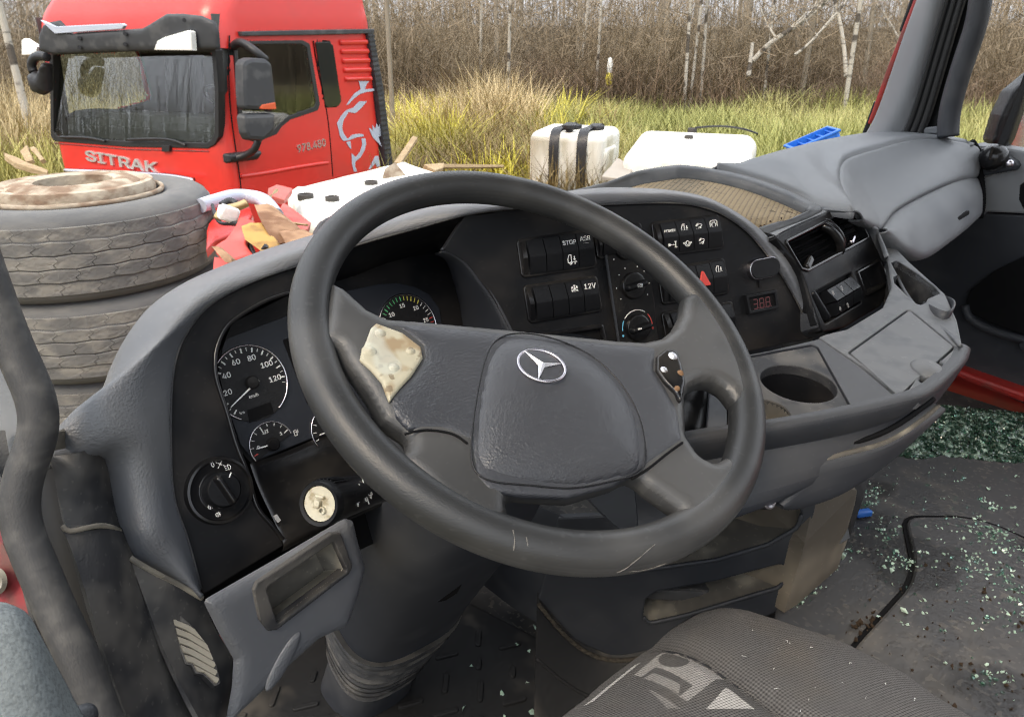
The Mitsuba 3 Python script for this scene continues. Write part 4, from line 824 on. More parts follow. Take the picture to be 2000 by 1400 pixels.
part(st, 'symbols', fs.put(cat([mv(stroke([np.asarray(q) for q in glyph(g_, .0052)], .0007), x, y, -.0008 - 14 * y * y) for g_, x, y in (('wiper', .005, .008), ('wiper', -.003, -.004), ('zero', -.012, -.006), ('wiper', -.028, -.0075))] + [mv(stroke([[(0,-.004),(0,.004)]], .0012), x, y, -.001 - 14 * y * y) for x, y in ((.0, .011), (-.008, .009), (-.018, .004), (-.008, -.009))])), 'print_white', False)

# ================================================================ THE CAB AROUND THE DRIVER
def XP(x): return Plane([x, 0, 1.9], [-1, 0, 0], [0, -1, 0])
def xplate(x, px, th, bev=.004, r=.004): return XP(x).put(plate(rpoly(XP(x).pts(px), r), -th, 0, bev))
plain('cab_red', lambda p, n, uv: mix((.36, .022, .018), (.20, .05, .04), smoothstep(.5, .8, fbm(p.x * 12, p.y * 12, p.z * 12, 3))), .32, .5, clear=.5)
plain('dull_red', lambda p, n, uv: mix((.24, .03, .035), (.12, .06, .05), smoothstep(.45, .7, fbm(p.x * 25, p.y * 25, p.z * 25, 3))), .5, .4)
bumped('headliner', (.30, .30, .29), .9, grain(300), .0004, spec=.2)
plain('rubber_seal', (.008, .008, .009), .42, .5)
cab = thing('truck_cab', 'cab shell of the truck being driven, grey pillar trim and red outer skin', 'truck cab')
part(cab, 'roof', rbox(1.95, 1.5, .06, .02, (1.12, .12, 2.72)), 'headliner', 40)
part(cab, 'rear_wall', rbox(1.6, .06, 2.0, .02, (1.3, -.95, 1.75)), 'headliner', 40)
part(cab, 'windscreen_header', rbox(1.95, .10, .10, .03, (1.12, .86, 2.67)), 'headliner', 40)
part(cab, 'front_panel', rbox(2.2, .05, .8, .02, (.95, 1.30, .85)), 'cab_red', 40)
def strip(px1, px2, x, name, m, th=.02, **k):
    return part(cab, name, xplate(x, px1 + px2[::-1], th), m, 35, **k)
strip([(1684,268),(1733,130),(1791,-20)], [(1705,232),(1752,110),(1803,-20)], 1.945, 'pillar_skin', 'cab_red', .03, label='thin red edge of the right windscreen pillar')
strip([(1680,268),(1730,132),(1783,-20)], [(1688,268),(1735,130),(1792,-20)], 1.95, 'pillar_rubber', 'rubber_seal', .01)
g0 = np.array([at(*q, X=x) for q, x in (((1692,264),1.93), ((1712,228),1.93), ((1755,108),1.925), ((1803,-25),1.92))]); g1 = np.array([at(*q, X=x) for q, x in (((1730,262),1.89), ((1752,226),1.885), ((1798,106),1.88), ((1832,-25),1.875))]); g2 = np.array([at(*q, X=x) for q, x in (((1762,261),1.90), ((1778,226),1.90), ((1815,106),1.90), ((1854,-25),1.90))])
part(cab, 'pillar_trim', loft([g0, g1, g2], 40, 14, thick=.004), 'pillar_grey', True, label='grey plastic trim of the right windscreen pillar')
s_ = [np.array([at(x + o, y, X=1.905) for x, y in ((1768,264),(1783,226),(1819,106),(1858,-25))]) for o in (0, 14, 28)]
for i, q in enumerate(s_): part(cab, 'door_seal', tube(q, .0095, 10, 40), 'rubber_seal', True)
sb_ = [np.array([at(x + o, y, X=1.93) for x, y in ((1762,264),(1778,226),(1815,106),(1855,-25))]) for o in (0, 60)]
part(cab, 'seal_channel', loft(sb_, 30, 3, across='line', thick=.004), 'rubber_seal', 40)
q = [np.array([at(x, y, X=1.935) for x, y in l]) for l in ([(1800,264),(1818,226),(1848,106),(1886,-25)], [(1850,262),(1852,226),(1885,106),(1925,-25)])]
part(cab, 'pillar_inner', loft(q, 30, 4, across='line', thick=.004), 'grey_plastic', 40)
gh = thing('grab_rail', 'dark grey grab rail on the right pillar beside the passenger door', 'grab rail')
part(gh, 'bar', tube(np.array([at(x, y, X=1.87) for x, y in ((1852,268),(1853,235),(1858,205),(1870,160),(1886,110),(1902,62),(1912,20),(1918,-30))]), .0225, 16, 50), 'slate_plastic', True)
part(gh, 'mount', xplate(1.90, [(1805,262),(1800,250),(1830,247),(1838,262)], .02, .003, .002), 'grey_plastic', 40)
# left pillar and its long grab bar
gb_ = thing('grab_bar', 'long bent black grab bar worn pale with dust at the left door opening', 'grab bar')
part(gb_, 'bar', disp(tube(tpts([(-150,-60,.74),(-110,160,.68),(-80,340,.63),(-60,430,.605),(-45,480,.60),(-10,580,.60),(28,680,.60),(62,757,.60),(75,808,.60),(71,858,.60),(54,908,.597),(40,965,.593),(44,1030,.59),(76,1114,.585),(114,1203,.58),(153,1284,.575),(193,1390,.57),(225,1470,.565)]), .0146, 20, 120), .00015, 40, 4), 'bar_worn', True)
bumped('bar_worn', dusty((.040, .040, .041), (.13, .125, .115), .4, 60, .25, .10), .6, grain(480), .0003, spec=.4)
part(gb_, 'mount', hull([*tpts([(105,845,.63),(128,835,.65),(122,858,.65),(104,880,.63)]), *(tpts([(105,845,.63),(128,835,.65),(122,858,.65),(104,880,.63)]) + FWD * .02)]), 'pocket_dust', False)
lp = [tpts([(-330,-420,1.0),(-220,0,.88),(-120,380,.80),(-95,560,.78),(-60,760,.76),(-40,900,.74),(-10,1000,.73)]), tpts([(-240,-420,.98),(-140,0,.84),(-60,380,.76),(-30,560,.74),(10,700,.72),(42,860,.70),(58,1000,.69)])]
part(cab, 'left_pillar', loft(lp, 30, 6, across='line', thick=.006), 'grey_plastic', 40, label='blue grey trim of the left windscreen pillar')
part(cab, 'pillar_base', loft([tpts([(-40,840,.69),(-10,900,.67),(10,960,.66),(40,1100,.65),(90,1300,.64),(140,1460,.63)]), tpts([(10,840,.70),(30,940,.68),(60,1040,.67),(130,1250,.66),(190,1460,.65)])], 30, 6, across='line', thick=.006), 'dirty_black', 40)
part(cab, 'door_channel', loft([tpts([(40,890,.71),(52,960,.70),(80,1080,.69),(130,1240,.68),(200,1460,.67)]), tpts([(112,890,.69),(140,1000,.68),(180,1120,.67),(250,1300,.66),(320,1460,.65)])], 30, 6, across='line', thick=.005), 'rubber_seal', 40)
part(cab, 'red_jamb', hull([*tpts([(-40,1020,.74),(6,1062,.72),(70,1215,.70),(118,1345,.69),(60,1420,.69),(-60,1300,.72)]), *(tpts([(-40,1020,.74),(118,1345,.69),(-60,1300,.72)]) + FWD * .06)]), 'dull_red', False, label='faded red metal of the left door frame')
part(cab, 'latch_pocket', loft([tpts([(-10,1105,.700),(8,1115,.698),(14,1140,.698),(0,1160,.70),(-20,1165,.70)]), tpts([(-20,1110,.72),(0,1125,.72),(2,1140,.72),(-8,1150,.72),(-25,1155,.72)])], 20, 3, across='line', thick=.004), 'pocket_dust', 40)
dd = thing('driver_door', 'grey textured inner edge of the opened driver door', 'door')
bumped('door_grey', lambda p, n, uv: mix((.16, .18, .185), (.06, .07, .075), smoothstep(.30, .80, fbm(p.x * 700, p.y * 700, p.z * 500, 2)) * .5), .7, grain(300), .0005, spec=.35)
part(dd, 'inner_panel', disp(loft([tpts([(-80,1200,.47),(-10,1186,.47),(10,1186,.47),(24,1192,.47)]), tpts([(-80,1260,.455),(-10,1240,.455),(30,1238,.46),(52,1252,.48)]), tpts([(-80,1400,.44),(0,1400,.44),(70,1395,.45),(132,1402,.48)]), tpts([(-80,1520,.43),(20,1520,.43),(110,1520,.44),(190,1520,.48)])], 40, 40, thick=.008), .0008, 60, 9), 'door_grey', True)
part(dd, 'door_slab', rot(rbox(.86, .07, .62, .03, (-.64, .50, 1.18)), [0, 0, 1], 8, (-.2, .5, 1.2)), 'door_grey', 40)
part(dd, 'hinge_knob', cat([tube(tpts([(118,1398,.50),(140,1392,.50)]), .006, 14), disp(mv(trimesh.creation.icosphere(2, .0085), *at(165, 1399, t=.50)), .0006, 90)]), 'slate_plastic', True)

# floor: engine tunnel on the passenger side, deeper footwell for the driver
def floor_col(p, n, uv):
    a = fbm(p.x * 3.2, p.y * 3.2, 1.0, 4); b = fbm(p.x * 22, p.y * 22, 5.0, 3)
    c = mix((.058, .059, .062), (.135, .124, .108), smoothstep(.40, .68, a * .75 + b * .25))
    c = mix(c, (.012, .012, .012), smoothstep(.62, .72, fbm(p.x * 5 + 9, p.y * 5, 2.0, 4)) * .7)
    return mix(c, (.20, .18, .15), smoothstep(.74, .86, noise(p.x * 160, p.y * 160)) * .4 * b)
bumped('floor_rubber', floor_col, lambda p, n, uv: .34 + .35 * fbm(p.x * 4, p.y * 4, 3.0, 3), lambda p, n, uv: dr.abs(noise(p.x * 190, p.y * 120) - .5) + .3 * noise(p.x * 420, p.y * 420), .0016, spec=.5)
_L = np.linalg.norm(pb - pa)
edge = [np.array([*(pa + (pb - pa) / _L * s - PL.n * .03)[:2], ZT]) for s in (0, _L * .45, _L * .95)]; edge.append(edge[2] + np.array([-.03, .30, 0]))
fl_ = Polygon([(2.0,-1.2),(2.0,1.25),(edge[3][0]+.02,1.25)] + [(e[0], e[1]) for e in edge[::-1]] + [(edge[0][0]-.06, edge[0][1]-.03), (edge[0][0]-.16, .30), (edge[0][0]-.20,-1.2)])
gx, gy = np.meshgrid(np.linspace(.5, 2.0, 76), np.linspace(-1.2, 1.25, 124))
pf = pillow(fl_, .0, .01, .03, back=.0)
fm = plate(fl_, ZT - .02, ZT, .006)
wl_ = LineString([(e[0], e[1]) for e in edge] ).buffer(.006)
ZC, ZF = ZF, .80
low = plate(shapely.box(-.14, -1.2, 1.2, 1.25), ZF - .02, ZF, 0)
k = solo('cab_floor', cat([fm, low]), 'floor_rubber', 'dirty ribbed black rubber floor of the cab', 'floor', 30, kind='structure')
hatch_px = [(1767,1024),(1771,1016),(1782,1011),(1800,1010),(1865,1010),(1910,1016),(1955,1031),(2010,1056),(2080,1100),(2100,1500),(1700,1500),(1560,1420),(1646,1288),(1682,1245),(1722,1201),(1761,1158),(1774,1136),(1781,1112),(1780,1087),(1772,1050)]
hp = Polygon([tuple(at(*q, Z=ZT + .004)[:2]) for q in hatch_px]).buffer(0)
part(k, 'hatch_cover', plate(hp.buffer(-.003), ZT + .001, ZT + .009, .005), 'floor_rubber', 30, label='raised rubber covered hatch panel in the floor')
gl_ = LineString([tuple(at(*q, Z=ZT + .002)[:2]) for q in hatch_px[-8:] + hatch_px[:9]]).buffer(.0042)
part(k, 'hatch_groove', plate(gl_, ZT + .0005, ZT + .0035, 0), 'dark_void', False)
cl_line = np.vstack([np.array([PL.w(*PL.uv(*q)) for q in [(1440,1224),(1330,1254),(1200,1282),(1120,1248),(1052,1172)]])])
cl_line[:, :2] += nrm(PL.n * [1, 1, 0])[:2] * .004
lowr = cl_line + nrm(PL.n * [1, 1, 0]) * .20; lowr[:, 2] = ZF
fk_ = part(k, 'tunnel_flank', loft([cl_line + np.array([0, 0, .03]) - PL.n * .03, cl_line, cl_line * .5 + lowr * .5 + np.array([0, 0, .004]), lowr], 40, 14, thick=.004), 'mat_rubber', 40, label='dusty rubber slope below the lower console')
part(k, 'carpet_edge', disp(tube(cl_line + nrm(PL.n * [1, 1, 0]) * .004, .0035, 10, 60), .001, 160), 'carpet', True)
part(k, 'flank_lip', tube((cl_line * .72 + lowr * .28) + np.array([0, 0, .003]), .003, 8, 60), 'mat_rubber', True)
plain('carpet', lambda p, n, uv: mix((.02, .02, .02), (.10, .085, .065), noise(p.x * 300, p.y * 300, p.z * 300)), .95, .1)
fmt = thing('floor_mat', 'ribbed black rubber mat in the driver footwell with brown dirt', 'floor mat')
mp = shapely.box(-.02, .25, 1.0, 1.2).intersection(Polygon([(-.1, .2), (1.2, .2), (edge[1][0] - .04, edge[1][1]), (edge[3][0] - .04, edge[3][1]), (.64, 1.22), (-.1, 1.22)]))
part(fmt, 'base', plate(mp, ZF + .001, ZF + .012, .004), 'mat_rubber', 40)
bumped('mat_rubber', lambda p, n, uv: mix((.014, .014, .0145), (.085, .076, .064), smoothstep(.50, .78, fbm(p.x * 9, p.y * 9, 4.0, 4))), .6, lambda p, n, uv: fbm(p.x * 200, p.y * 200, 0.0, 2), .0006, spec=.4)
for i in range(9):
    for j in range(11):
        x, y = .20 + i * .075 + (j % 2) * .036, .50 + j * .055
        L = .046 if (i + j) % 3 else .028; A = (52, -20, 52)[(i + j) % 3]
        s = affinity.translate(affinity.rotate(rrect(L, .011, .005, q=2), A), x, y)
        if mp.buffer(-.02).contains(s): part(fmt, 'rib', plate(s, ZF + .011, ZF + .017, .002, back=False), 'mat_rubber', 40)

# scattered safety glass from the broken side window
scene['shard_glass'] = {'type': 'dielectric', 'int_ior': 1.5, 'specular_transmittance': rgb((.70, .92, .83))}
mat('shard_frost', {'type': 'principled', 'base_color': proc(lambda p, n, uv: mix((.15, .28, .20), (.66, .80, .70), noise(p.x * 90, p.y * 90, p.z * 90))), 'roughness': .12, 'specular': .9})
mat('shard_deep', {'type': 'principled', 'base_color': proc(lambda p, n, uv: mix((.03, .065, .044), (.40, .52, .44), smoothstep(.45, .85, noise(p.x * 100, p.y * 100, p.z * 100)))), 'roughness': .10, 'specular': .9})
def shard(s, r):
    h = hull((r.random((8, 3)) - .5) * [1.3, 1.1, .8] * s + np.sign(np.array(list(np.ndindex(2, 2, 2))) - .5) * s * .35)
    return rot(h, r.normal(size=3), r.random() * 360)
r = np.random.default_rng(5)
protos = [shard(1.0, r) for _ in range(24)]
def scatter(pts, s0, s1, dz=0):
    V, F, n0 = [], [], 0
    for x, y, z in pts:
        m = protos[r.integers(24)]; s = s0 + (s1 - s0) * r.random() ** 2; a = r.random() * 6.28; c, d = math.cos(a), math.sin(a)
        v = m.vertices @ np.array([[c, d, 0], [-d, c, 0], [0, 0, 1]]) * s + [x, y, z + s * .35]
        V.append(v); F.append(m.faces + n0); n0 += len(v)
    return trimesh.Trimesh(np.vstack(V), np.vstack(F), process=False)
pile = Polygon([tuple(at(*q, Z=ZT)[:2]) for q in [(1735,870),(1790,815),(1830,792),(1900,800),(2040,812),(2060,900),(1985,905),(1930,900),(1840,890),(1790,898),(1745,888)]])
def in_poly(P, n):
    o = []; x0, y0, x1, y1 = P.bounds
    while len(o) < n:
        q = (x0 + (x1 - x0) * r.random(), y0 + (y1 - y0) * r.random())
        if P.contains(Point(q)): o.append(q)
    return o
def heap(q): return ZT + max(0, min(.05, pile.exterior.distance(Point(q)) * .35)) * r.random() ** .5
pp_ = [(x, y, heap((x, y))) for x, y in in_poly(pile, 8500)]
solo('glass_pile', scatter(pp_[:6500], .0035, .0065), 'shard_deep', 'heap of crumbled green safety glass on the passenger side floor', 'broken glass', False, kind='stuff')
solo('glass_crumbs', scatter(pp_[6500:], .003, .006), 'shard_glass', 'bright crumbs of green safety glass lying in the heap', 'broken glass', False, kind='stuff')
trail = []
def along(px, n, w, z=ZT):
    l = LineString([tuple(at(*q, Z=z)[:2]) for q in px])
    for _ in range(n):
        p = l.interpolate(r.random(), normalized=True); trail.append((p.x + r.normal() * w, p.y + r.normal() * w, z))
along([(1548,1178),(1600,1120),(1640,1085),(1660,1070)], 150, .008)
along([(1690,990),(1700,960),(1698,945)], 60, .012); along([(1700,1000),(1740,1030),(1748,1046),(1690,1040)], 50, .018)
along([(1740,1085),(1790,1100),(1770,1110)], 45, .015, ZT + .006); along([(1880,1020),(1940,1040),(1990,1080)], 110, .022, ZT + .009)
along([(1865,1085),(1900,1100),(1950,1120),(2000,1160)], 110, .024, ZT + .009); along([(1990,1170),(1995,1230)], 60, .02, ZT + .009)
along([(1925,985),(1935,990)], 22, .012); along([(1925,1320),(1960,1345)], 30, .02, ZT + .009)
for _ in range(170):
    q = at(1690 + r.random() * 330, 905 + r.random() * 330, Z=ZT + .006); trail.append((q[0], q[1], ZT + (.009 if hp.contains(Point(q[0], q[1])) else .001)))
solo('glass_sparkle', scatter(trail[::2], .0022, .0052), 'shard_glass', 'clear glinting cubes of glass among the trails on the floor', 'broken glass', False, kind='stuff')
solo('glass_trail', scatter(trail[1::2] + [(x + .006, y - .004, z) for x, y, z in trail[::3]], .0016, .0044), 'shard_frost', 'trails of small glass crumbs strewn over the black rubber floor', 'broken glass', False, kind='stuff')
for i, (x, y) in enumerate([(1033,1270),(1045,1225),(1060,1235),(1086,1318),(1103,1328),(1115,1345),(1146,1323),(1173,1306),(983,1350),(1030,1330),(985,1397),(1040,1393),(1120,1385),(1060,1378),(905,1385),(920,1300),(1010,1258),(1068,1265)]):
    q = at(x, y, Z=ZF + .015); s = (.005, .007, .009)[i % 3]
    solo('glass_fragment', mv(rot(mv(protos[i % 24].copy().apply_scale(s)), [0,0,1], i * 77), q[0], q[1], ZF + .012 + s * .4), 'shard_frost', 'loose chip of clear green glass lying on the ribbed driver footwell mat', 'glass', False, group='loose glass chips on the driver mat')
for i, (x, y, s) in enumerate([(1765,1199,.008),(1740,1118,.006),(1644,1092,.010)]):
    q = at(x, y, Z=ZT + .004); solo('glass_fragment', mv(protos[i + 3].copy().apply_scale(s), q[0], q[1], ZT + .009 + s * .4), 'shard_frost', ('pale glass chip lying alone beside the floor hatch seam', 'small glass chip right where the hatch seam bends', 'flat green glass piece near the foot of the beige step')[i], 'glass', False)
q = at(1684, 1009, Z=ZT)
solo('blue_clip', mv(rot(disp(rbox(.034, .016, .014, .004), .0012, 120), [0, 0, 1], -25), q[0], q[1], ZT + .009), 'blue_plastic', 'small blue plastic clip among glass crumbs on the floor', 'clip', 40)
plain('blue_plastic', (.03, .14, .50), .4)
cl_ = []
for _ in range(90):
    q = at(1680 + r.random() * 320, 1100 + r.random() * 300, Z=ZT + .008); s = .0015 + .004 * r.random() ** 3; cl_.append(mv(protos[r.integers(24)].copy().apply_scale(s), q[0], q[1], ZT + .010))
for _ in range(26):
    q = at(1690 + r.normal() * 22, 1225 + r.normal() * 14, Z=ZT + .004); s = .002 + .004 * r.random(); cl_.append(mv(protos[r.integers(24)].copy().apply_scale(s), q[0], q[1], ZT + .006))
solo('soil_crumbs', cat(cl_), 'soil', 'dark crumbs of soil scattered over the rubber floor', 'soil', False, kind='stuff')

# ---------------------------------------------------------------- driver seat
SP = Plane([0, 0, 1.33], [0, 0, 1], [1, 0, 0])
so = SP.pts([(1120,1400),(1200,1334),(1290,1262),(1345,1228),(1390,1217),(1450,1224),(1560,1262),(1650,1292),(1760,1350),(1830,1400)])
d0 = nrm(so[0] - so[2]); d1_ = nrm(so[9] - so[7])
seat_out = np.vstack([[so[0] + d0 * .20], so, [so[9] + d1_ * .40], [so[0] + d0 * .22 + d1_ * .62]])
seat_poly = Polygon(seat_out).buffer(-.02).buffer(.02)
sl = LineString([SP.up(.035).uv(*q) for q in [(1290,1262),(1330,1290),(1400,1340),(1480,1400),(1640,1520)]])
def seat_base(x, y):
    d = shapely.distance(shapely.points(np.c_[x, y]), sl); return -.012 * np.exp(-(d / .010) ** 2) - .0 * x
def inpoly(p, px, h=.045):
    c = [tuple(map(float, SP.up(h).uv(*q))) for q in px]; c = c if shapely.LinearRing(c).is_ccw else c[::-1]; k = mi.Float(1.0)
    for (x0, y0), (x1, y1) in zip(c, c[1:] + c[:1]): k = dr.select((x1 - x0) * (p.y - y0) - (y1 - y0) * (p.x - x0) > 0, k, 0.0)
    return k
_cc, _ca = [float(x) for x in SP.up(.045).uv(1315, 1300)], float(np.linalg.norm(SP.up(.045).uv(1345, 1305) - SP.up(.045).uv(1315, 1300)))
def seat_fabric(p, n, uv):
    u, v = p.x * .8 + p.y * .6, p.y * .8 - p.x * .6
    w = .70 + .45 * dr.sin(u * 2000) * dr.sin(v * 1500) + .18 * (noise(p.x * 500, p.y * 500, p.z * 500) - .5)
    k = dr.maximum(inpoly(p, [(1233,1326),(1302,1266),(1322,1272),(1412,1336),(1338,1398),(1322,1386)]), 0)
    circ = dr.select(dr.hypot(p.x - _cc[0], p.y - _cc[1]) < _ca, 1.0, 0.0); k = k * (1 - circ)
    k = k * (1 - inpoly(p, [(1250,1334),(1278,1314),(1292,1322),(1350,1364),(1324,1386)])); 
    k = dr.maximum(k, inpoly(p, [(1256,1338),(1274,1328),(1326,1362),(1322,1382)]) * .75)
    k = dr.maximum(k, inpoly(p, [(1264,1370),(1270,1370),(1325,1412),(1300,1412)]) * .5)
    l = dr.maximum(inpoly(p, [(1252,1288),(1238,1292),(1140,1372),(1158,1368)]), inpoly(p, [(1415,1366),(1470,1412),(1375,1412)]))
    c = mix((.092, .089, .087), (.26, .25, .24), k); c = mix(c, (.37, .36, .345), l)
    c = mix(c, (.12, .10, .075), smoothstep(.55, .8, fbm(p.x * 14, p.y * 14, p.z * 14, 3)) * .35)
    return c * w * 1.35
bumped('seat_fabric', seat_fabric, .9, lambda p, n, uv: dr.sin((p.x * .8 + p.y * .6) * 2300) * dr.sin((p.y * .8 - p.x * .6) * 1500) * .5 + .5, .0005, spec=.2, sheen=.4)
seat = thing('driver_seat', 'worn grey patterned fabric cushion of the driver seat', 'seat')
cush = pillow(seat_poly, .062, .085, .009, back=.08, base=seat_base)
part(seat, 'cushion', SP.put(disp(cush, .003, 14, 5)), 'seat_fabric', True)
part(seat, 'seam', SP.put(tube(np.array([(*sl.interpolate(t, normalized=True).coords[0], .0) for t in np.linspace(.02, .98, 40)]) + np.c_[np.zeros(40), np.zeros(40), .062 * (1 - (1 - np.clip(shapely.distance(shapely.points(np.array([sl.interpolate(t, normalized=True).coords[0] for t in np.linspace(.02, .98, 40)])), seat_poly.boundary) / .085, 0, 1)) ** 2) ** .5 - .0125], .0016, 6)), 'dirty_black', True)
part(seat, 'seat_base', plate(seat_poly.buffer(-.05), ZF, 1.30, .01), 'slate_plastic', 40)
li = []
for _ in range(28):
    q = SP.up(.055).uv(1380 + r.random() * 500, 1225 + r.random() * 180)
    if seat_poly.buffer(-.05).contains(Point(q)):
        a = r.random() * 6.28; l = .001 + .004 * r.random() ** 3; zz = .0625
        li.append(SP.put(disp(tube([(q[0], q[1], zz), (q[0] + l * .5 * math.cos(a), q[1] + l * .5 * math.sin(a), zz + .0012), (q[0] + l * math.cos(a + .5), q[1] + l * math.sin(a + .5), zz)],   .00022, 4), .0002, 300)))
part(seat, 'lint', cat(li), 'print_white', True, kind='stuff', label='pale bits of lint on the fabric')

# ---------------------------------------------------------------- passenger door
pd = thing('passenger_door', 'grey and dark passenger door with a round air outlet and deep pocket', 'door')
X = 1.965
part(pd, 'upper_panel', xplate(X, [(1900,279),(1912,284),(1950,286),(2010,296),(2120,320),(2120,430),(2000,418),(1916,414)], .05, .006), 'pillar_grey', 35, label='grey upper panel of the passenger door')
part(pd, 'ledge', xplate(X - .022, [(1912,290),(1936,289),(1960,300),(1984,316),(1988,324),(1982,333),(1916,345)], .02, .006), 'slate_plastic', 35)
sph = trimesh.creation.icosphere(3, .030); bo = at(1941, 308, X=X - .032)
part(pd, 'air_outlet', mv(sph, *bo), 'gloss_black', True, label='round black swivelling air outlet')
part(pd, 'outlet_fin', mv(rot(rbox(.03, .006, .03, .002), [0, 0, 1], 20), bo[0] - .022, bo[1], bo[2] + .012), 'gloss_black', 35)
part(pd, 'button', mv(disp(trimesh.creation.icosphere(2, .009), .0002, 50), *at(1972, 320, X=X - .045)), 'chrome', True)
part(pd, 'grip_recess', xplate(X - .002, [(1992,362),(2000,356),(2040,360),(2060,400),(2040,412),(2000,410),(1990,390)], .004, .001), 'dark_void', 35)
part(pd, 'lower_panel', xplate(X + .012, [(1540,400),(1916,416),(2000,420),(2140,434),(2140,830),(2000,790),(1830,715),(1540,715)], .05, .006), 'slate_plastic', 35)
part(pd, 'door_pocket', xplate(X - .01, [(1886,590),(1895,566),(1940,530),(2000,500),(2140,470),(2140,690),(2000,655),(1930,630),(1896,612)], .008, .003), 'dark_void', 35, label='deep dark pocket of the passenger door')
part(pd, 'pocket_rim', XP(X - .016).put(tube(np.c_[XP(X - .016).pts([(1884,596),(1892,618),(1925,640),(2000,664),(2140,700)]), np.zeros(5)], .010, 10, 40)), 'slate_plastic', True)
part(pd, 'handle_bar', XP(X - .02).put(tube(np.c_[XP(X - .02).pts([(1996,678),(2010,676),(2030,690)]), np.zeros(3)], .012, 10, 20)), 'slate_plastic', True)
part(pd, 'red_sill', xplate(X - .03, [(1846,712),(1900,733),(2000,768),(2140,820),(2140,842),(2000,788),(1900,750),(1848,728)], .06, .008), 'cab_red', 35, label='dark red door sill behind the glass heap')
part(pd, 'outer_skin', rbox(.03, 1.5, 1.1, .02, (2.06, .12, 1.05)), 'cab_red', 40)
part(pd, 'window_frame', xplate(1.985, [(1938,292),(1958,262),(1975,210),(2010,110),(2025,110),(1988,225),(1972,272),(1957,300)], .03, .006), 'rubber_seal', 35)
# outside mirror seen through the door window
em_ = thing('exterior_mirror', 'black outside mirror at the passenger window reflecting the red cab', 'mirror')
mc = at(2010, 245, X=2.32); mn = nrm(nrm(EYE - mc) + nrm(np.array([-.10, -1, -.10])))
MP = Plane(mc, mn, [-mn[1], mn[0], 0] if mn[1] < 0 else [mn[1], -mn[0], 0])
mo = rpoly(MP.pts([(1959,275),(1973,230),(1996,185),(2040,150),(2090,190),(2085,300),(2010,308),(1968,302)]), .01)
cvx = lambda x, y: -.35 * ((x - mo.centroid.x) ** 2 + (y - mo.centroid.y) ** 2)
part(em_, 'housing', MP.put(pillow(mo.buffer(.018), .012, .02, .012, back=.07, base=lambda x, y: cvx(x, y) - .016)), 'rubber_seal', True)
part(em_, 'glass', MP.put(pillow(mo, .001, .004, .008, back=.003, base=cvx)), 'mirror_glass', True, label='convex mirror glass')
mat('mirror_glass', {'type': 'roughconductor', 'material': 'Al', 'alpha': .03})
part(em_, 'bracket', tube([mc - mn * .06 + np.array([0,0,-.1]), np.array([2.08, mc[1] + .05, mc[2] - .16])], .016, 12), 'rubber_seal', True)

# ================================================================ THE YARD OUTSIDE
def tint(n, lo, hi, seed):
    q = np.random.default_rng(seed).random((n, 1)); return np.asarray(lo) * (1 - q) + np.asarray(hi) * q
VC = {'type': 'mesh_attribute', 'name': 'vertex_color'}
mat('leafy', {'type': 'principled', 'base_color': VC, 'roughness': .7, 'specular': .2})
plain('yard_soil', lambda p, n, uv: mix((.09, .075, .05), (.16, .14, .07), fbm(p.x * .7, p.y * .7, 0.0, 4)), .95, .1)
gx_ = np.linspace(-1, 1, 121); X_, Y_ = np.meshgrid(np.sign(gx_) * np.abs(gx_) ** 2 * 160, np.sign(gx_) * np.abs(gx_) ** 2 * 160)
Zg = (meshkit.fbm(np.stack([X_, Y_, X_ * 0], -1) * .12, 4, 3) - .5) * .5; Zg = Zg * np.clip(np.hypot(X_, Y_) / 14, 0, 1) - .02
solo('ground', skin(np.stack([X_, Y_, Zg], -1)), 'yard_soil', 'rough bare and grassy ground of the yard', 'ground', True, kind='structure')
def gz(x, y):
    return (meshkit.fbm(np.stack([x, y, x * 0], -1) * .12, 4, 3) - .5) * .5 * np.clip(np.hypot(x, y) / 14, 0, 1) - .02
def rprism(poly, z0, z1, r, steps=4, rb=None, draft=0.0):
    """Upright solid of plan poly with edges rounded by r at the top (rb at the bottom)."""
    p = subdiv_ring(np.array(shapely.geometry.polygon.orient(poly.simplify(.002)).exterior.coords), .06)
    rb = r if rb is None else rb; prof = []
    for a in np.linspace(0, np.pi / 2, steps + 1): prof.append((z0 + rb * (1 - math.sin(a)) if rb else z0, rb * (1 - math.cos(a))))
    prof = [(z0 + rb * (1 - math.cos(a)), rb * (1 - math.sin(a))) for a in np.linspace(0, np.pi / 2, steps + 1)] + [(z1 - r * (1 - math.sin(a)), r * (1 - math.cos(a))) for a in np.linspace(0, np.pi / 2, steps + 1)]
    g_ = np.array([np.c_[inset_ring(p, d), np.full(len(p), z)] for z, d in prof])
    f = grid_faces(len(prof), len(p), False, True); V = g_.reshape(-1, 3); n = len(V); c = len(p); j = np.arange(c)
    top = np.stack([(len(prof) - 1) * c + j, (len(prof) - 1) * c + (j + 1) % c, j * 0 + n], 1)
    return trimesh.Trimesh(np.vstack([V, [[*g_[-1][:, :2].mean(0), z1]]]), np.vstack([f, top]), process=False)
def pz(l, z): return [tuple(at(*q, Z=z)[:2]) for q in l]

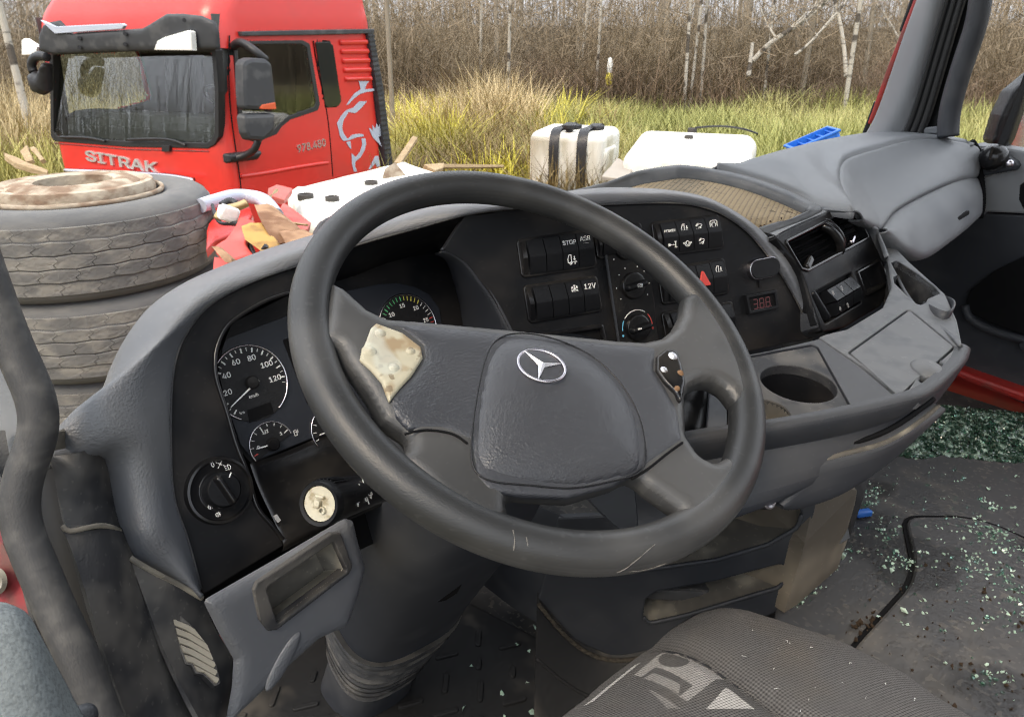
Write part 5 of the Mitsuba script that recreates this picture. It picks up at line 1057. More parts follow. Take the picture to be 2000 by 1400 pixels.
# ---------------------------------------------------------------- stack of truck tyres
bumped('tyre_rubber', lambda p, n, uv: mix((.14, .138, .134), (.24, .228, .205), smoothstep(.35, .75, fbm(p.x * 14, p.y * 14, p.z * 22, 4))), .85, lambda p, n, uv: fbm(p.x * 90, p.y * 90, p.z * 90, 3), .004, eps=2e-3, spec=.2)
bumped('rust', lambda p, n, uv: mix((.21, .145, .10), (.42, .36, .28), smoothstep(.3, .7, fbm(p.x * 18, p.y * 18, p.z * 18, 4))), .85, lambda p, n, uv: fbm(p.x * 70, p.y * 70, p.z * 70, 3), .004, eps=2e-3, spec=.2)
plain('tyre_side', lambda p, n, uv: mix((.075, .078, .082), (.17, .165, .155), fbm(p.x * 8, p.y * 8, p.z * 30, 3)), .7, .3)
TR, TH = .505, .30
tc = at(150, 381, Z=1.335)
prof = [(.29,.0),(.30,-.012),(.36,.012),(.43,.018),(.462,.008),(.482,-.006),(.492,-.022),(.4985,-.04),(.4985,-TH+.04),(.492,-TH+.022),(.482,-TH+.006),(.462,-TH-.008),(.43,-TH-.018),(.36,-TH-.012),(.30,-TH+.012),(.29,-TH)]
carc = lathe(prof[::-1], 96)
NB, rows = 26, 5
def block(i):
    """One tread block of row i, wavy at its ends, bent round the tyre."""
    pitch = 2 * np.pi / NB; z1 = -.026 - i * (TH - .052) / rows; z0 = z1 - (TH - .052) / rows
    gz_, ga = (.0022 if i in (0, 1, 3) else .0014), pitch * .007
    t1, b1 = z1 - gz_, z0 + gz_; wt, wb = (0 if i == 0 else .0028), (0 if i == rows - 1 else .0028)
    e = [(0, t1 - wt), (.5, t1 + wt), (1, t1 - wt), (1 + .10, (z0 + z1) / 2 + .006), (1 - .06, (z0 + z1) / 2 - .007), (1.0, b1 + wb), (.5, b1 - wb), (.0, b1 + wb), (-.06, (z0 + z1) / 2 - .007), (.10, (z0 + z1) / 2 + .006)]
    V, F = [], []
    for rad, k in ((TR - .009, 0), (TR - .002, 0), (TR, .0018)):
        c = np.array(e); m = c.mean(0); cc = c + (m - c) * np.array([k / .045, k / .018])
        th = cc[:, 0] * pitch; th = th + np.where(cc[:, 0] < .5, ga, -ga)
        rr = rad - .018 * (max(0, abs(i - 2) - 1)) ** 2 * .3
        V.append(np.c_[rr * np.cos(th), rr * np.sin(th), cc[:, 1]])
    n = len(e); V = np.vstack(V); F = grid_faces(3, n, False, True)[:, ::-1]
    top = [(2 * n + a, 2 * n + b, 2 * n + c) for a, b, c in ((0,9,1),(1,9,8),(1,8,7),(1,7,6),(1,6,2),(2,6,3),(3,6,4),(4,6,5))]
    return trimesh.Trimesh(V, np.vstack([F, top]), process=False)
blocks = [mikit.ply(block(i), 'tyre_rubber', smooth=False) for i in range(rows)]
tl = ['worn truck tyre on top of the stack, rusty wheel still fitted', 'second truck tyre from the top of the stack, its tread grey with dust', 'third truck tyre from the top of the stack', 'lowest truck tyre of the stack, on the ground']
carc_d = mikit.ply(carc, 'tyre_side', smooth=40)
for i in range(4):
    k = thing('truck_tyre', tl[i], 'tyre', 'stacked truck tyres')
    o = np.array([tc[0], tc[1], tc[2] - i * .327]) + np.array([(0,0,0),(.035,-.01,0),(.05,.03,0),(.02,.0,0)][i])
    a0 = i * 23.0; M = T().translate(o.tolist()).rotate([0, 0, 1], a0)
    part_k = key(k + '__carcass'); scene[part_k] = {**carc_d, 'to_world': M}
    for rw in range(rows):
        for b in range(NB):
            th = math.radians(a0) + (b + .5 + .5 * (rw % 2)) * 2 * np.pi / NB
            out_ = np.array([math.cos(th), math.sin(th)]); see = -(o[:2]); see = see / np.linalg.norm(see)
            if i == 3 or out_ @ see < -.25: continue
            kk = key(k + '__tread_block'); scene[kk] = {**blocks[rw], 'to_world': T().translate(o.tolist()).rotate([0, 0, 1], math.degrees(th) - 180 / NB)}
    if i == 0:
        wp_ = [(.295,-.02),(.297,.030),(.288,.052),(.270,.056),(.258,.048),(.240,.046),(.236,.050),(.205,.062),(.160,.064),(.142,.058),(.140,-.06)]
        w_ = part(k, 'wheel_rim', mv(disp(lathe(wp_[::-1], 96), .0035, 22, 3), *o), 'rust', 40, label='rust covered steel wheel rim')
        part(k, 'lock_ring', mv(disp(tube(np.c_[arc(0, 0, .318, 0, 357, 120), np.full(120, .012)], .010, 8, closed=True, upv=[0, 0, 1]), .002, 30), *o), 'rust', True)

# ---------------------------------------------------------------- red truck cab across the yard
tS = 6.2; AL = math.radians(26)
Xs, Ys = RIGHT * math.cos(AL) - _h * math.sin(AL), RIGHT * math.sin(AL) + _h * math.cos(AL)
Cn = at(432, 200, t=tS)
FP = Plane(Cn, -Ys, Xs); SD = Plane(Cn, Xs, Ys)
def Sw(m): return m                                        # helper kept for clarity: meshes below are made in the cab's own axes
SL = np.eye(4); SL[:3, 0], SL[:3, 1], SL[:3, 3] = Xs, Ys, [Cn[0], Cn[1], 0]
def sit(m): m = m.copy(); m.apply_transform(SL); return m
plain('truck_red', lambda p, n, uv: mix((.62, .030, .022), (.50, .05, .04), smoothstep(.45, .8, fbm(p.x * 3, p.y * 3, p.z * 3, 3)) * .5), .30, .5, clear=.7)
plain('visor_grey', lambda p, n, uv: mix((.034, .036, .040), (.10, .10, .10), smoothstep(.5, .75, fbm(p.x * 9, p.y * 9, p.z * 9, 3)) * .5), .55)
plain('truck_black', (.018, .018, .02), .45); plain('lamp_white', (.78, .78, .74), .25, clear=.5); plain('lamp_orange', (.75, .22, .03), .3); plain('decal_grey', (.42, .46, .54), .4)
plain('indicator_red', (.62, .10, .03), .3); plain('window_dark', (.012, .016, .016), .06, .8)
sk = thing('red_truck', 'bright red truck cab with dark grey sun visor parked across the yard', 'truck')
Wd, Ln = 2.36, 2.28
def plan(ins=0.0, front=0.0, r=.20): return shapely.box(-Wd + ins, front, -ins * .35, Ln).buffer(-r).buffer(r, quad_segs=5)
lv = [(-.02, .0, .03, .16), (.85, 0, 0, .16), (1.15, 0, 0, .18), (1.32, .0, .0, .2), (2.02, .03, .05, .2), (2.16, .05, .09, .22), (2.32, .09, .20, .25), (2.50, .15, .38, .28), (2.66, .24, .62, .3), (2.74, .40, .9, .3)]
rg = []
for z, ins, fr, rr in lv:
    p = plan(ins, fr, rr); p = np.array(shapely.geometry.polygon.orient(p).exterior.coords); a_ = np.r_[0, np.cumsum(np.linalg.norm(np.diff(p, axis=0), axis=1))]
    st_ = np.linspace(0, a_[-1], 121); q = np.stack([np.interp(st_, a_, p[:, 0]), np.interp(st_, a_, p[:, 1])], 1)
    j0 = np.argmin(np.abs(q[:-1, 0] + Wd / 2) + np.abs(q[:-1, 1] - Ln) * 9); q = np.vstack([np.roll(q[:-1], -j0, 0), q[j0]]); rg.append(np.c_[q, np.full(121, z)])
G_ = np.stack([spline(np.array([poly_line(q, 241)[j] for q in [*rg]]), 90, even=False) for j in range(241)], 1)
ws_in = [(106,108),(250,101),(415,102),(421,180),(421,258),(415,272),(404,279),(250,276),(114,266),(107,258)]
sw_in = [(463,91),(480,87),(587,86),(598,93),(616,200),(613,209),(560,228),(542,245),(531,257),(483,267),(474,240)]
rw_in = [(618,85),(642,84),(648,92),(664,197),(659,205),(640,208),(635,203)]
FS = Plane(Cn - Xs * (Wd - .03), Xs, Ys); WSp = Polygon(FP.pts(ws_in)); SWp = Polygon(SD.pts(sw_in)); RWp = Polygon(SD.pts(rw_in))
def cut_openings(m):
    m = sit(m); c = m.triangles_center; keep = np.ones(len(c), bool)
    for pl, po, dep in ((FP, WSp, .35), (SD, SWp, .2), (SD, RWp, .2), (FS, SWp, .2)):
        d = c - pl.o; keep &= ~(shapely.contains_xy(po.buffer(.012), d @ pl.x, d @ pl.y) & (np.abs(d @ pl.n) < dep))
    return trimesh.Trimesh(m.vertices, m.faces[keep], process=False)
part(sk, 'body', cat([cut_openings(skin(G_)), sit(plate(Polygon(rg[-1][:-1, :2]), 2.70, 2.742, .01))]), 'truck_red', 40, label='glossy red cab body')
plain('cab_inside', (.10, .105, .10), .9, .2); plain('cab_cloth', (.045, .048, .05), .9, .2)
zr = Cn[2]; inner = shapely.box(.08, .75 - zr, Ln - .08, 2.12 - zr)
for nm, pl, po in (('inner_lining', SD.up(-.05), inner.difference(SWp.buffer(.01)).difference(RWp.buffer(.01))), ('inner_lining', FS.up(.05), inner.difference(SWp.buffer(.01)))):
    part(sk, nm, pl.put(plate(po, -.01, 0, 0)), 'cab_inside', False)
part(sk, 'rear_lining', sit(mv(rbox(Wd - .2, .04, 1.5, .01), -Wd / 2, Ln - .12, 1.5)), 'cab_inside', False)
part(sk, 'ceiling', sit(mv(rbox(Wd - .3, 1.9, .04, .01), -Wd / 2, 1.25, 2.16)), 'cab_inside', False)
part(sk, 'inner_floor', sit(mv(rbox(Wd - .1, Ln - .2, .04, .01), -Wd / 2, Ln / 2, .8)), 'cab_cloth', False)
part(sk, 'inner_dashboard', sit(mv(disp(rbox(Wd - .12, .55, .5, .12).subdivide().subdivide(), .02, 3), -Wd / 2, .36, 1.04)), 'cab_cloth', 40)
for x in (-.55, -1.80):
    part(sk, 'inner_seat', sit(cat([mv(pillow(rrect(.5, .85, .14), .08, .1, .04), 0, 0).apply_transform(trimesh.transformations.rotation_matrix(math.radians(80), [1, 0, 0])).apply_translation([x, 1.25, 1.50]), mv(pillow(rrect(.3, .22, .08), .06, .06, .04).apply_transform(trimesh.transformations.rotation_matrix(math.radians(82), [1, 0, 0])), x, 1.30, 2.03), mv(rbox(.5, .5, .18, .05), x, 1.0, 1.05)])), 'cab_cloth', True)
part(sk, 'inner_wheel', sit(rot(mv(tube(np.c_[arc(0, 0, .22, 0, 352, 45), np.zeros(45)], .016, 8, closed=True, upv=[0, 0, 1]), -.55, .62, 1.40), [1, 0, 0], -38, (-.55, .62, 1.40))), 'truck_black', True)
scene['screen_glass'] = {'type': 'thindielectric', 'int_ior': 1.62, 'specular_transmittance': rgb((.72, .78, .74))}
scene['dark_glass'] = {'type': 'thindielectric', 'int_ior': 1.6, 'specular_transmittance': rgb((.42, .47, .45))}
def fp(px, z0, z1, bev=.006, r=.0, dy=0.0):
    P_ = FP.up(dy); return P_.put(plate(rpoly(P_.pts(px), r), z0, z1, bev))
def sp_(px, z0, z1, bev=.006, r=.0, dy=0.0):
    P_ = SD.up(dy); return P_.put(plate(rpoly(P_.pts(px), r), z0, z1, bev))
fo = rpoly(FP.pts([(98,100),(250,93),(423,95),(429,180),(429,268),(421,283),(408,290),(250,287),(108,276),(101,266)]), .02)
part(sk, 'windscreen_frame', FP.put(plate(fo.difference(rpoly(FP.pts(ws_in), .02)), -.06, .012, .006)), 'truck_black', 40)
TW = Plane(at(250, 281, pl=FP.up(.004)), -Ys * math.cos(.10) + np.array([0, 0, math.sin(.10)]), Xs)
part(sk, 'windscreen', TW.put(trimesh.Trimesh(*[(np.c_[v, np.full(len(v), .004)], f) for v, f in [trimesh.creation.triangulate_polygon(rpoly(TW.pts(ws_in), .02).buffer(.02), engine='earcut')]][0], process=False)), 'screen_glass', False, label='windscreen reflecting sky and trees')
for l in ([(118,268),(175,270),(205,276)], [(250,273),(335,274),(362,284)]):
    part(sk, 'wiper', tube(np.array([at(*q, pl=FP.up(.035)) for q in l]), .012, 8, 20), 'truck_black', True)
part(sk, 'visor', cat([FP.put(pillow(rpoly(FP.up(.16).pts([(68,100),(70,70),(80,50),(88,45),(114,40),(140,66),(150,64),(276,56),(290,48),(322,27),(350,27),(384,31),(406,42),(412,60),(414,98),(340,99),(220,101),(98,107)])), .03, .04, .03, back=.03, base=lambda x, y: .12 + .06 * y - .05 * (x / 1.1 + 1) ** 2))]), 'visor_grey', True, label='broad dark grey sun visor with stepped top edge')
part(sk, 'visor_trim', fp([(118,41),(148,53),(276,47),(281,51),(276,58),(146,67)], .16, .19, .006, 0, .0), 'decal_grey', 40)
part(sk, 'visor_lamp', fp([(339,98),(346,80),(360,73),(406,60),(411,64),(413,99)], .15, .20, .008), 'lamp_white', 40, label='white lamp panel at the right end of the visor')
part(sk, 'visor_lamp', fp([(66,79),(70,76),(96,92),(95,107),(66,108)], .06, .12, .008), 'lamp_white', 40, label='white lamp panel at the left end of the visor')
for x, y in ((244,87),(244,66),(360,40),(155,75),(155,93)): part(sk, 'visor_bolt', cyl(at(x, y, pl=FP.up(.18)), at(x, y, pl=FP.up(.20)), .016, sides=10), 'truck_black', 40)
def roofpt(x, y): return at(x, y, pl=FP.up(-.22 - .0018 * (60 - y)))
for x, y, m in ((195,18,'lamp_orange'),(232,15,'lamp_orange'),(272,11,'lamp_orange'),(400,6,'lamp_white'),(105,27,'lamp_white')):
    c = roofpt(x, y); part(sk, 'marker_lamp', hull(np.vstack([rbox(.10, .08, .04, .01).vertices @ np.array([Xs, Ys, [0, 0, 1]]) + c])), m, 40)
for x in (181, 271):
    c = roofpt(x, 44); part(sk, 'horn_post', cyl(c - np.array([0, 0, .06]), c + np.array([0, 0, .05]), .022, sides=12), 'truck_black', 40)
# lettering, chrome blade, seams
plain('letter_silver', (.62, .62, .62), .3, metal=.6)
t_ = text('SITRAK', .100, .02, True); b = t_.bounds
L0, L1 = FP.uv(170, 302), FP.uv(310, 327); t_.apply_scale([np.linalg.norm(L1 - L0) / (b[1][0] - b[0][0]), .95, 1])
t_ = rot(t_, [0, 0, 1], math.degrees(math.atan2(*(L1 - L0)[::-1])))
for i, l in enumerate(t_.split(only_watertight=False)): pass
part(sk, 'name_letters', FP.put(mv(t_, *(.5 * (FP.uv(170,313) + FP.uv(310,318))), .0)), 'letter_silver', False, label='chrome block lettering across the front')
part(sk, 'bumper_blade', tube(np.array([at(*q, pl=FP.up(.08)) for q in ((128,334),(200,336),(280,340),(340,345),(378,352))]), .022, 10, 30), 'chrome', True)
part(sk, 'front_seam', tube(np.array([at(*q, pl=FP.up(.002)) for q in ((106,280),(250,292),(408,296))]), .006, 6), 'dull_red', True)
part(sk, 'screen_clip', fp([(321,283),(336,284),(336,296),(321,296)], .0, .03, .004), 'truck_black', 40)
part(sk, 'corner_step', FP.put(pillow(rpoly(FP.pts([(400,332),(432,330),(432,420),(405,400),(396,345)]), .02), .03, .05, .03, base=lambda x, y: 0 * x - .04)), 'truck_red', True)
for l in ([(448,70),(447,160),(453,240),(466,330),(474,400)], [(612,80),(622,140),(637,212),(646,290),(650,345)]): part(sk, 'door_seam', tube(np.array([at(*q, pl=SD.up(.001)) for q in l]), .006, 6, 20), 'dark_void', True)
part(sk, 'side_crease', tube(np.array([at(*q, pl=SD.up(-.006)) for q in ((470,345),(520,338),(575,328),(640,318))]), .02, 8, 20), 'truck_red', True)
part(sk, 'side_gutter', sp_([(466,62),(600,59),(726,57),(726,66),(600,69),(468,71)], -.01, .035, .008), 'visor_grey', 40)
so_ = rpoly(SD.pts([(455,84),(480,81),(590,79),(604,86),(624,204),(620,216),(566,234),(549,248),(540,262),(500,278),(478,272),(466,238)]), .02)
part(sk, 'side_window_frame', SD.put(plate(so_.difference(rpoly(SD.pts(sw_in), .015)), -.02, .008, .004)), 'truck_black', 40)
flat_ = lambda pl, po, z: pl.put(trimesh.Trimesh(*[(np.c_[v, np.full(len(v), z)], f) for v, f in [trimesh.creation.triangulate_polygon(po, engine='earcut')]][0], process=False))
part(sk, 'side_window', flat_(SD, rpoly(SD.pts(sw_in), .015).buffer(.004), .003), 'dark_glass', False, label='dark door window')
part(sk, 'far_side_window', flat_(FS, SWp.buffer(.01), .0), 'screen_glass', False)
part(sk, 'rear_side_window', sp_([(616,83),(643,82),(650,90),(666,198),(661,207),(640,211),(634,205)], -.02, .006, .004, .012), 'window_dark', False)
for i, (y0, y1) in enumerate(((78,89),(96,107),(114,125),(132,143),(150,160))):
    part(sk, 'body_rib', SD.put(pillow(rpoly(SD.pts([(662 + i * 2.5, y0), (716 + i * 2.2, y0 - 1), (718 + i * 2.2, y1 - 1), (664 + i * 2.5, y1)]), .02), .03, .035, .02)), 'truck_red', True)
part(sk, 'rear_edge_strip', sp_([(714,64),(725,62),(745,170),(764,322),(750,326),(735,190)], -.05, .03, .01), 'visor_grey', 40, label='corrugated dark strip down the rear edge of the cab')
for i in range(26):
    y = 70 + i * 9.6; x0 = 715 + (y - 66) * .139; part(sk, 'strip_rib', sp_([(x0, y), (x0 + 11, y - 1.5), (x0 + 11.8, y + 2.2), (x0 + .8, y + 3.6)], .03, .037, .002), 'truck_black', 40)
part(sk, 'mirror', SD.put(plate(rpoly(SD.up(.38).pts([(474,126),(480,117),(492,113),(522,115),(533,124),(538,170),(542,208),(536,217),(478,215),(475,180)]), .04), .30, .38, .035)), 'visor_grey', 40, label='tall dark grey door mirror housing')
part(sk, 'mirror', SD.put(plate(rpoly(SD.up(.38).pts([(476,223),(540,221),(539,256),(518,276),(488,274),(481,260)]), .04), .30, .38, .035)), 'visor_grey', 40, label='lower wide angle mirror housing')
part(sk, 'indicator', SD.put(plate(rpoly(SD.up(.385).pts([(506,214),(512,205),(538,200),(540,214)]), .01), .37, .388, .006)), 'indicator_red', 40, label='orange red indicator on the mirror')
part(sk, 'mirror_arm', cat([tube(np.array([at(*q, pl=SD.up(h)) for *q, h in ((456,92,.02),(470,84,.12),(500,102,.28),(520,118,.32))]), .035, 10, 20)]), 'truck_black', True)
part(sk, 'mirror_arm', cat([tube(np.array([at(*q, pl=SD.up(h)) for *q, h in ((452,312,.02),(480,303,.12),(498,290,.26),(505,272,.3))]), .03, 10, 20), SD.put(pillow(rpoly(SD.up(.02).pts([(438,300),(506,293),(508,301),(500,312),(440,320)]), .02), .05, .05, .03, base=lambda x, y: .02 + 0 * x))]), 'truck_black', True)
part(sk, 'far_mirror', FP.put(pillow(rpoly(FP.up(.25).pts([(51,145),(60,139),(68,143),(78,122),(85,124),(86,180),(76,187),(62,182),(54,165)]), .01), .08, .08, .03, base=lambda x, y: .2 + 0 * x)), 'truck_black', True, label='round black far side mirror')
part(sk, 'far_mirror_arm', tube(np.array([at(*q, pl=FP.up(.2)) for q in ((92,112),(70,112),(62,128),(66,142))]), .04, 10, 20), 'truck_black', True)
# badge and swirl decal on the side
t_ = text('978.480', .07, .008, True); L0, L1 = SD.uv(580,290), SD.uv(635,277); b = t_.bounds; t_.apply_scale([np.linalg.norm(L1 - L0) / (b[1][0] - b[0][0]), 1, 1])
part(sk, 'model_badge', SD.put(mv(rot(t_, [0, 0, 1], math.degrees(math.atan2(*(L1 - L0)[::-1]))), *(.5 * (SD.uv(580,288) + SD.uv(635,281))))), 'chrome', False)
zz = lambda l: [(560 + x * .15, 130 + y * .15) for x, y in l]
for l in ([(930,190),(985,180),(1085,180),(1040,225),(1010,300),(960,310),(945,240)], [(770,505),(820,430),(880,350),(960,300),(1130,290),(1135,320),(1030,335),(950,360),(870,420),(800,495)],
          [(790,560),(860,540),(940,455),(1040,455),(960,550),(890,610),(800,595),(775,640),(735,700),(715,800),(740,880),(790,945),(850,890),(930,875),(990,885),(1000,910),(900,925),(800,965),(730,970),(690,910),(670,820),(650,740),(700,650),(750,590)],
          [(970,940),(1020,935),(1030,1010),(1010,1090),(960,1180),(890,1240),(885,1300),(915,1370),(870,1370),(845,1270),(840,1130),(895,1180),(950,1110),(980,1020)], [(770,985),(825,975),(835,1080),(800,1040)],
          [(1065,800),(1095,815),(1115,845),(1112,760),(1150,820),(1165,740),(1190,790),(1210,740),(1225,900),(1190,920),(1235,1050),(1190,1000),(1120,930),(1090,870)], [(1060,1340),(1150,1165),(1190,1165),(1210,1300),(1170,1310),(1150,1260),(1090,1335)]):
    part(sk, 'swirl_decal', sp_(zz(l), .003, .006, .0005), 'decal_grey', False)

# ---------------------------------------------------------------- white plastic fuel tanks
def tankcol(p, n, uv):
    a = fbm(p.x * 5, p.y * 5, p.z * .9, 4); d = smoothstep(.36, .70, a) * (1 - .75 * dr.maximum(n.z, 0))
    return mix((.74, .73, .68), (.42, .39, .30), d)
plain('tank_white', tankcol, .45, .4); plain('tank_hole', (.05, .045, .04), .6)
t1 = thing('fuel_tank', 'upright white plastic fuel tank with two black straps', 'tank', 'white plastic fuel tanks')
P1 = Polygon(pz([(1033,256),(1176,262),(1214,246),(1072,240)], 1.0)).buffer(-.09).buffer(.09)
part(t1, 'body', rprism(P1, .18, 1.0, .10), 'tank_white', 40)
Z1 = 1.0; e1 = np.array(pz([(1033,256),(1176,262)], Z1)); e1b = np.array(pz([(1072,240),(1214,246)], Z1)); nf = nrm(np.r_[(e1 - e1b).mean(0), 0]); xd = nrm(np.r_[e1[1] - e1[0], 0])
for k_ in (.36, .74):
    o = e1[0] + (e1[1] - e1[0]) * k_; wv = np.linalg.norm(e1 - e1b, axis=1).mean()
    pr_ = [(-.014, .15), (-.014, .9), (.02, .965), (.085, 1.012), (wv * .5, 1.016), (wv - .08, 1.012), (wv + .012, .9), (wv + .012, .3)]
    path = np.array([[*(o - nf[:2] * d), z] for d, z in pr_]); q = spline(path, 40)
    part(t1, 'strap', skin(np.array([q - xd * .055, q + xd * .055]), thick=.008), 'truck_black', True)
part(t1, 'filler_cap', mv(lathe([(.04,.0),(.04,.045),(.075,.05),(.075,.085),(.03,.10),(0,.10)][::-1], 24), *(e1[0] + (e1[1] - e1[0]) * .53 - nf[:2] * .10), .985), 'truck_black', 40)
part(t1, 'sender_unit', disp(rbox(.14, .1, .05, .015, (*(e1[0] * .15 + e1[1] * .85 - nf[:2] * .35), 1.03)), .003, 12), 'truck_black', 40)
part(t1, 'top_fitting', disp(rbox(.22, .12, .05, .015, (*(e1.mean(0) - nf[:2] * .32), 1.03)), .004, 12), 'truck_black', 40)
sidef = Plane([*(e1[1] * .6 + e1b[1] * .4), .55], xd, -nf)
part(t1, 'side_panel', sidef.put(pillow(rrect(wv * .55, .55, .08), .03, .05, .03, base=lambda x, y: .002 + 0 * x)), 'tank_white', True)
t2 = thing('fuel_tank', 'long low white plastic fuel tank lying on its side in the grass', 'tank', 'white plastic fuel tanks')
Z2 = 1.0; P2 = Polygon(pz([(1216,290),(1470,300),(1482,262),(1248,252)], Z2)).buffer(-.12).buffer(.12)
part(t2, 'body', rprism(P2, .15, Z2, .16, 6), 'tank_white', 40)
for x, y, rr in ((1345,271,.045), (1352,256,.05)):
    q = at(x, y, Z=Z2); part(t2, 'filler_neck', mv(lathe([(rr,-.02),(rr,.03),(rr*.7,.034),(rr*.66,.005),(0,.004)], 24), q[0], q[1], Z2), 'tank_hole', 40)
q = [at(1358,250,Z=1.05), at(1410,247,Z=1.09), at(1450,252,Z=1.08), at(1480,262,Z=1.0)]
part(t2, 'cable', tube(np.array(q), .010, 6, 30), 'truck_black', True)
for x in (1283, 1395, 1450):
    a_, b_ = at(x, 292, Z=Z2), at(x, 296, Z=Z2); part(t2, 'body_rib', hull(np.vstack([rbox(.05, .06, .62, .02, (a_[0], a_[1], .55)).vertices])), 'tank_white', 40)
t3 = thing('fuel_tank', 'big sunlit white plastic tank tipped on the red scrap heap', 'tank', 'white plastic fuel tanks')
P3 = Polygon(pz([(557,366),(792,312),(868,340),(800,395),(640,450),(604,432)], 1.1)).buffer(-.05).buffer(.05)
part(t3, 'body', disp(rprism(P3, .35, 1.1, .07), .012, 3, 6), 'tank_white', 40)
for x, y, rr in ((597,386,.045), (649,391,.038), (725,360,.040)):
    q = at(x, y, Z=1.1); part(t3, 'port', mv(lathe([(rr,-.01),(rr,.02),(rr*.75,.022),(rr*.7,-.0),(0,.0)], 24), q[0], q[1], 1.1), 'tank_hole', 40)
q = at(770, 347, Z=1.1); part(t3, 'bracket', mv(hull([(-.09,0,0),(.1,.02,0),(.03,.03,.09),(-.05,.02,.06)]), q[0], q[1], 1.1), 'rust', False)

# ---------------------------------------------------------------- scrap, planks, crate
def slab(name, pts, th, m, label, category, sm=False, bend=0, **k):
    P_ = tpts(pts); c = P_.mean(0); u_, s_, vt_ = np.linalg.svd(P_ - c); n = vt_[2] * (1 if vt_[2] @ (EYE - c) > 0 else -1)
    pl = Plane(c, n, P_[1] - P_[0]); l = [((p - c) @ pl.x, (p - c) @ pl.y) for p in P_]
    mm = plate(Polygon(l).buffer(0), -th, 0, min(th * .3, .006))
    mm = pl.put(mm)
    if bend:
        mm = tri(trimesh.remesh.subdivide_to_size(mm.vertices, mm.faces, .05)) if False else trimesh.Trimesh(*trimesh.remesh.subdivide_to_size(mm.vertices, mm.faces, .05), process=False); mm.merge_vertices(); mm = disp(mm, bend, 6, len(scene))
    return solo(name, mm, m, label, category, 35, **k)
plain('scrap_red', lambda p, n, uv: mix((.58, .07, .055), (.42, .12, .10), smoothstep(.4, .7, fbm(p.x * 7, p.y * 7, p.z * 7, 3))), .5, .4)
slab('red_scrap', [(418,480,2.5),(438,463,2.55),(470,425,2.75),(500,432,2.7),(478,470,2.5),(494,496,2.42),(452,516,2.38)], .03, 'scrap_red', 'crumpled pale red body panel nearest the dashboard hood', 'scrap', bend=.012, group='torn red body panels')
slab('red_scrap', [(524,370,3.9),(540,356,4.0),(572,368,4.0),(556,390,3.8),(527,380,3.8)], .03, 'scrap_red', 'small red panel leaning on the front edge of the big white tank', 'scrap', bend=.01, group='torn red body panels')
slab('red_scrap', [(538,420,3.2),(552,394,3.4),(562,398,3.4),(607,436,3.2),(602,448,3.1),(578,450,3.0)], .03, 'scrap_red', 'red panel with bolt holes below the big white tank', 'scrap', bend=.01, group='torn red body panels')
slab('red_scrap', [(405,425,3.0),(440,400,3.3),(482,390,3.4),(492,420,3.1),(470,440,2.9),(420,470,2.8),(405,500,2.7)], .03, 'truck_red', 'bright red panel below the grey hose', 'scrap', bend=.01, group='torn red body panels')
slab('red_scrap', [(416,500,2.45),(440,500,2.42),(452,516,2.38),(440,526,2.35),(416,530,2.4)], .03, 'scrap_red', 'lowest scrap of red panel beside the tyre tread', 'scrap', bend=.01, group='torn red body panels')
slab('red_scrap', [(968,212,19.0),(1000,192,19.2),(1032,184,19.3),(1048,198,19.0),(1036,206,18.8),(1008,208,18.8)], .05, 'scrap_red', 'red scrap panel lying far off in the dry grass', 'scrap', bend=.06)
slab('red_scrap', [(1150,186,20.0),(1170,180,20.2),(1200,200,20.0),(1170,206,19.8)], .05, 'rust', 'rusty red scrap half hidden in the brown weeds', 'scrap', bend=.06)
def gnarl(px, r, name, m, label, category, n=30, amp=.012, fl=1.0):
    P_ = tpts(px); return solo(name, disp(tube(P_, r, 10, n, flat=fl), amp, 9, len(scene)), m, label, category, 35)
plain('rust_brown', lambda p, n, uv: mix((.17, .085, .045), (.36, .22, .13), smoothstep(.35, .7, fbm(p.x * 12, p.y * 12, p.z * 12, 4))), .8, .3)
plain('rust_ochre', lambda p, n, uv: mix((.44, .27, .09), (.24, .14, .06), smoothstep(.4, .7, fbm(p.x * 14, p.y * 14, p.z * 14, 4))), .85, .2)
k = solo('rusty_bracket', disp(hull(tpts([(494,398,2.7),(522,396,2.75),(550,440,2.6),(585,450,2.55),(578,470,2.5),(536,478,2.45),(520,450,2.5),(505,425,2.6)]).tolist() + (tpts([(494,398,2.7),(522,396,2.75),(585,450,2.55),(536,478,2.45)]) + FWD * .09).tolist()).subdivide().subdivide(), .012, 14), 'rust_brown', 'angular rusty brown channel bracket on the scrap heap', 'bracket', 35)
solo('rusty_bracket', disp(hull(tpts([(472,442,2.55),(508,434,2.6),(540,468,2.45),(545,484,2.4),(512,494,2.38),(478,468,2.45)]).tolist() + (tpts([(472,442,2.55),(508,434,2.6),(545,484,2.4),(512,494,2.38)]) + FWD * .06).tolist()).subdivide().subdivide(), .010, 14), 'rust_ochre', 'ochre coloured corroded block in front of the rusty channel', 'bracket', 35)
solo('rusty_bracket', disp(hull(tpts([(414,482,2.4),(424,480,2.4),(452,505,2.33),(452,514,2.32),(440,512,2.32)]).tolist() + (tpts([(414,482,2.4),(424,480,2.4),(452,505,2.33)]) + FWD * .04).tolist()).subdivide(), .005, 20), 'rust_brown', 'narrow rusty lug with a bolt hole lying by the tyre', 'bracket', 35)
solo('rusty_bracket', disp(hull(tpts([(545,452,2.5),(590,448,2.55),(612,455,2.5),(606,468,2.45),(560,482,2.4)]).tolist() + (tpts([(545,452,2.5),(612,455,2.5),(560,482,2.4)]) + FWD * .06).tolist()).subdivide().subdivide(), .008, 16), 'rust_brown', 'dark rusty lump just above the leather hood', 'bracket', 35)
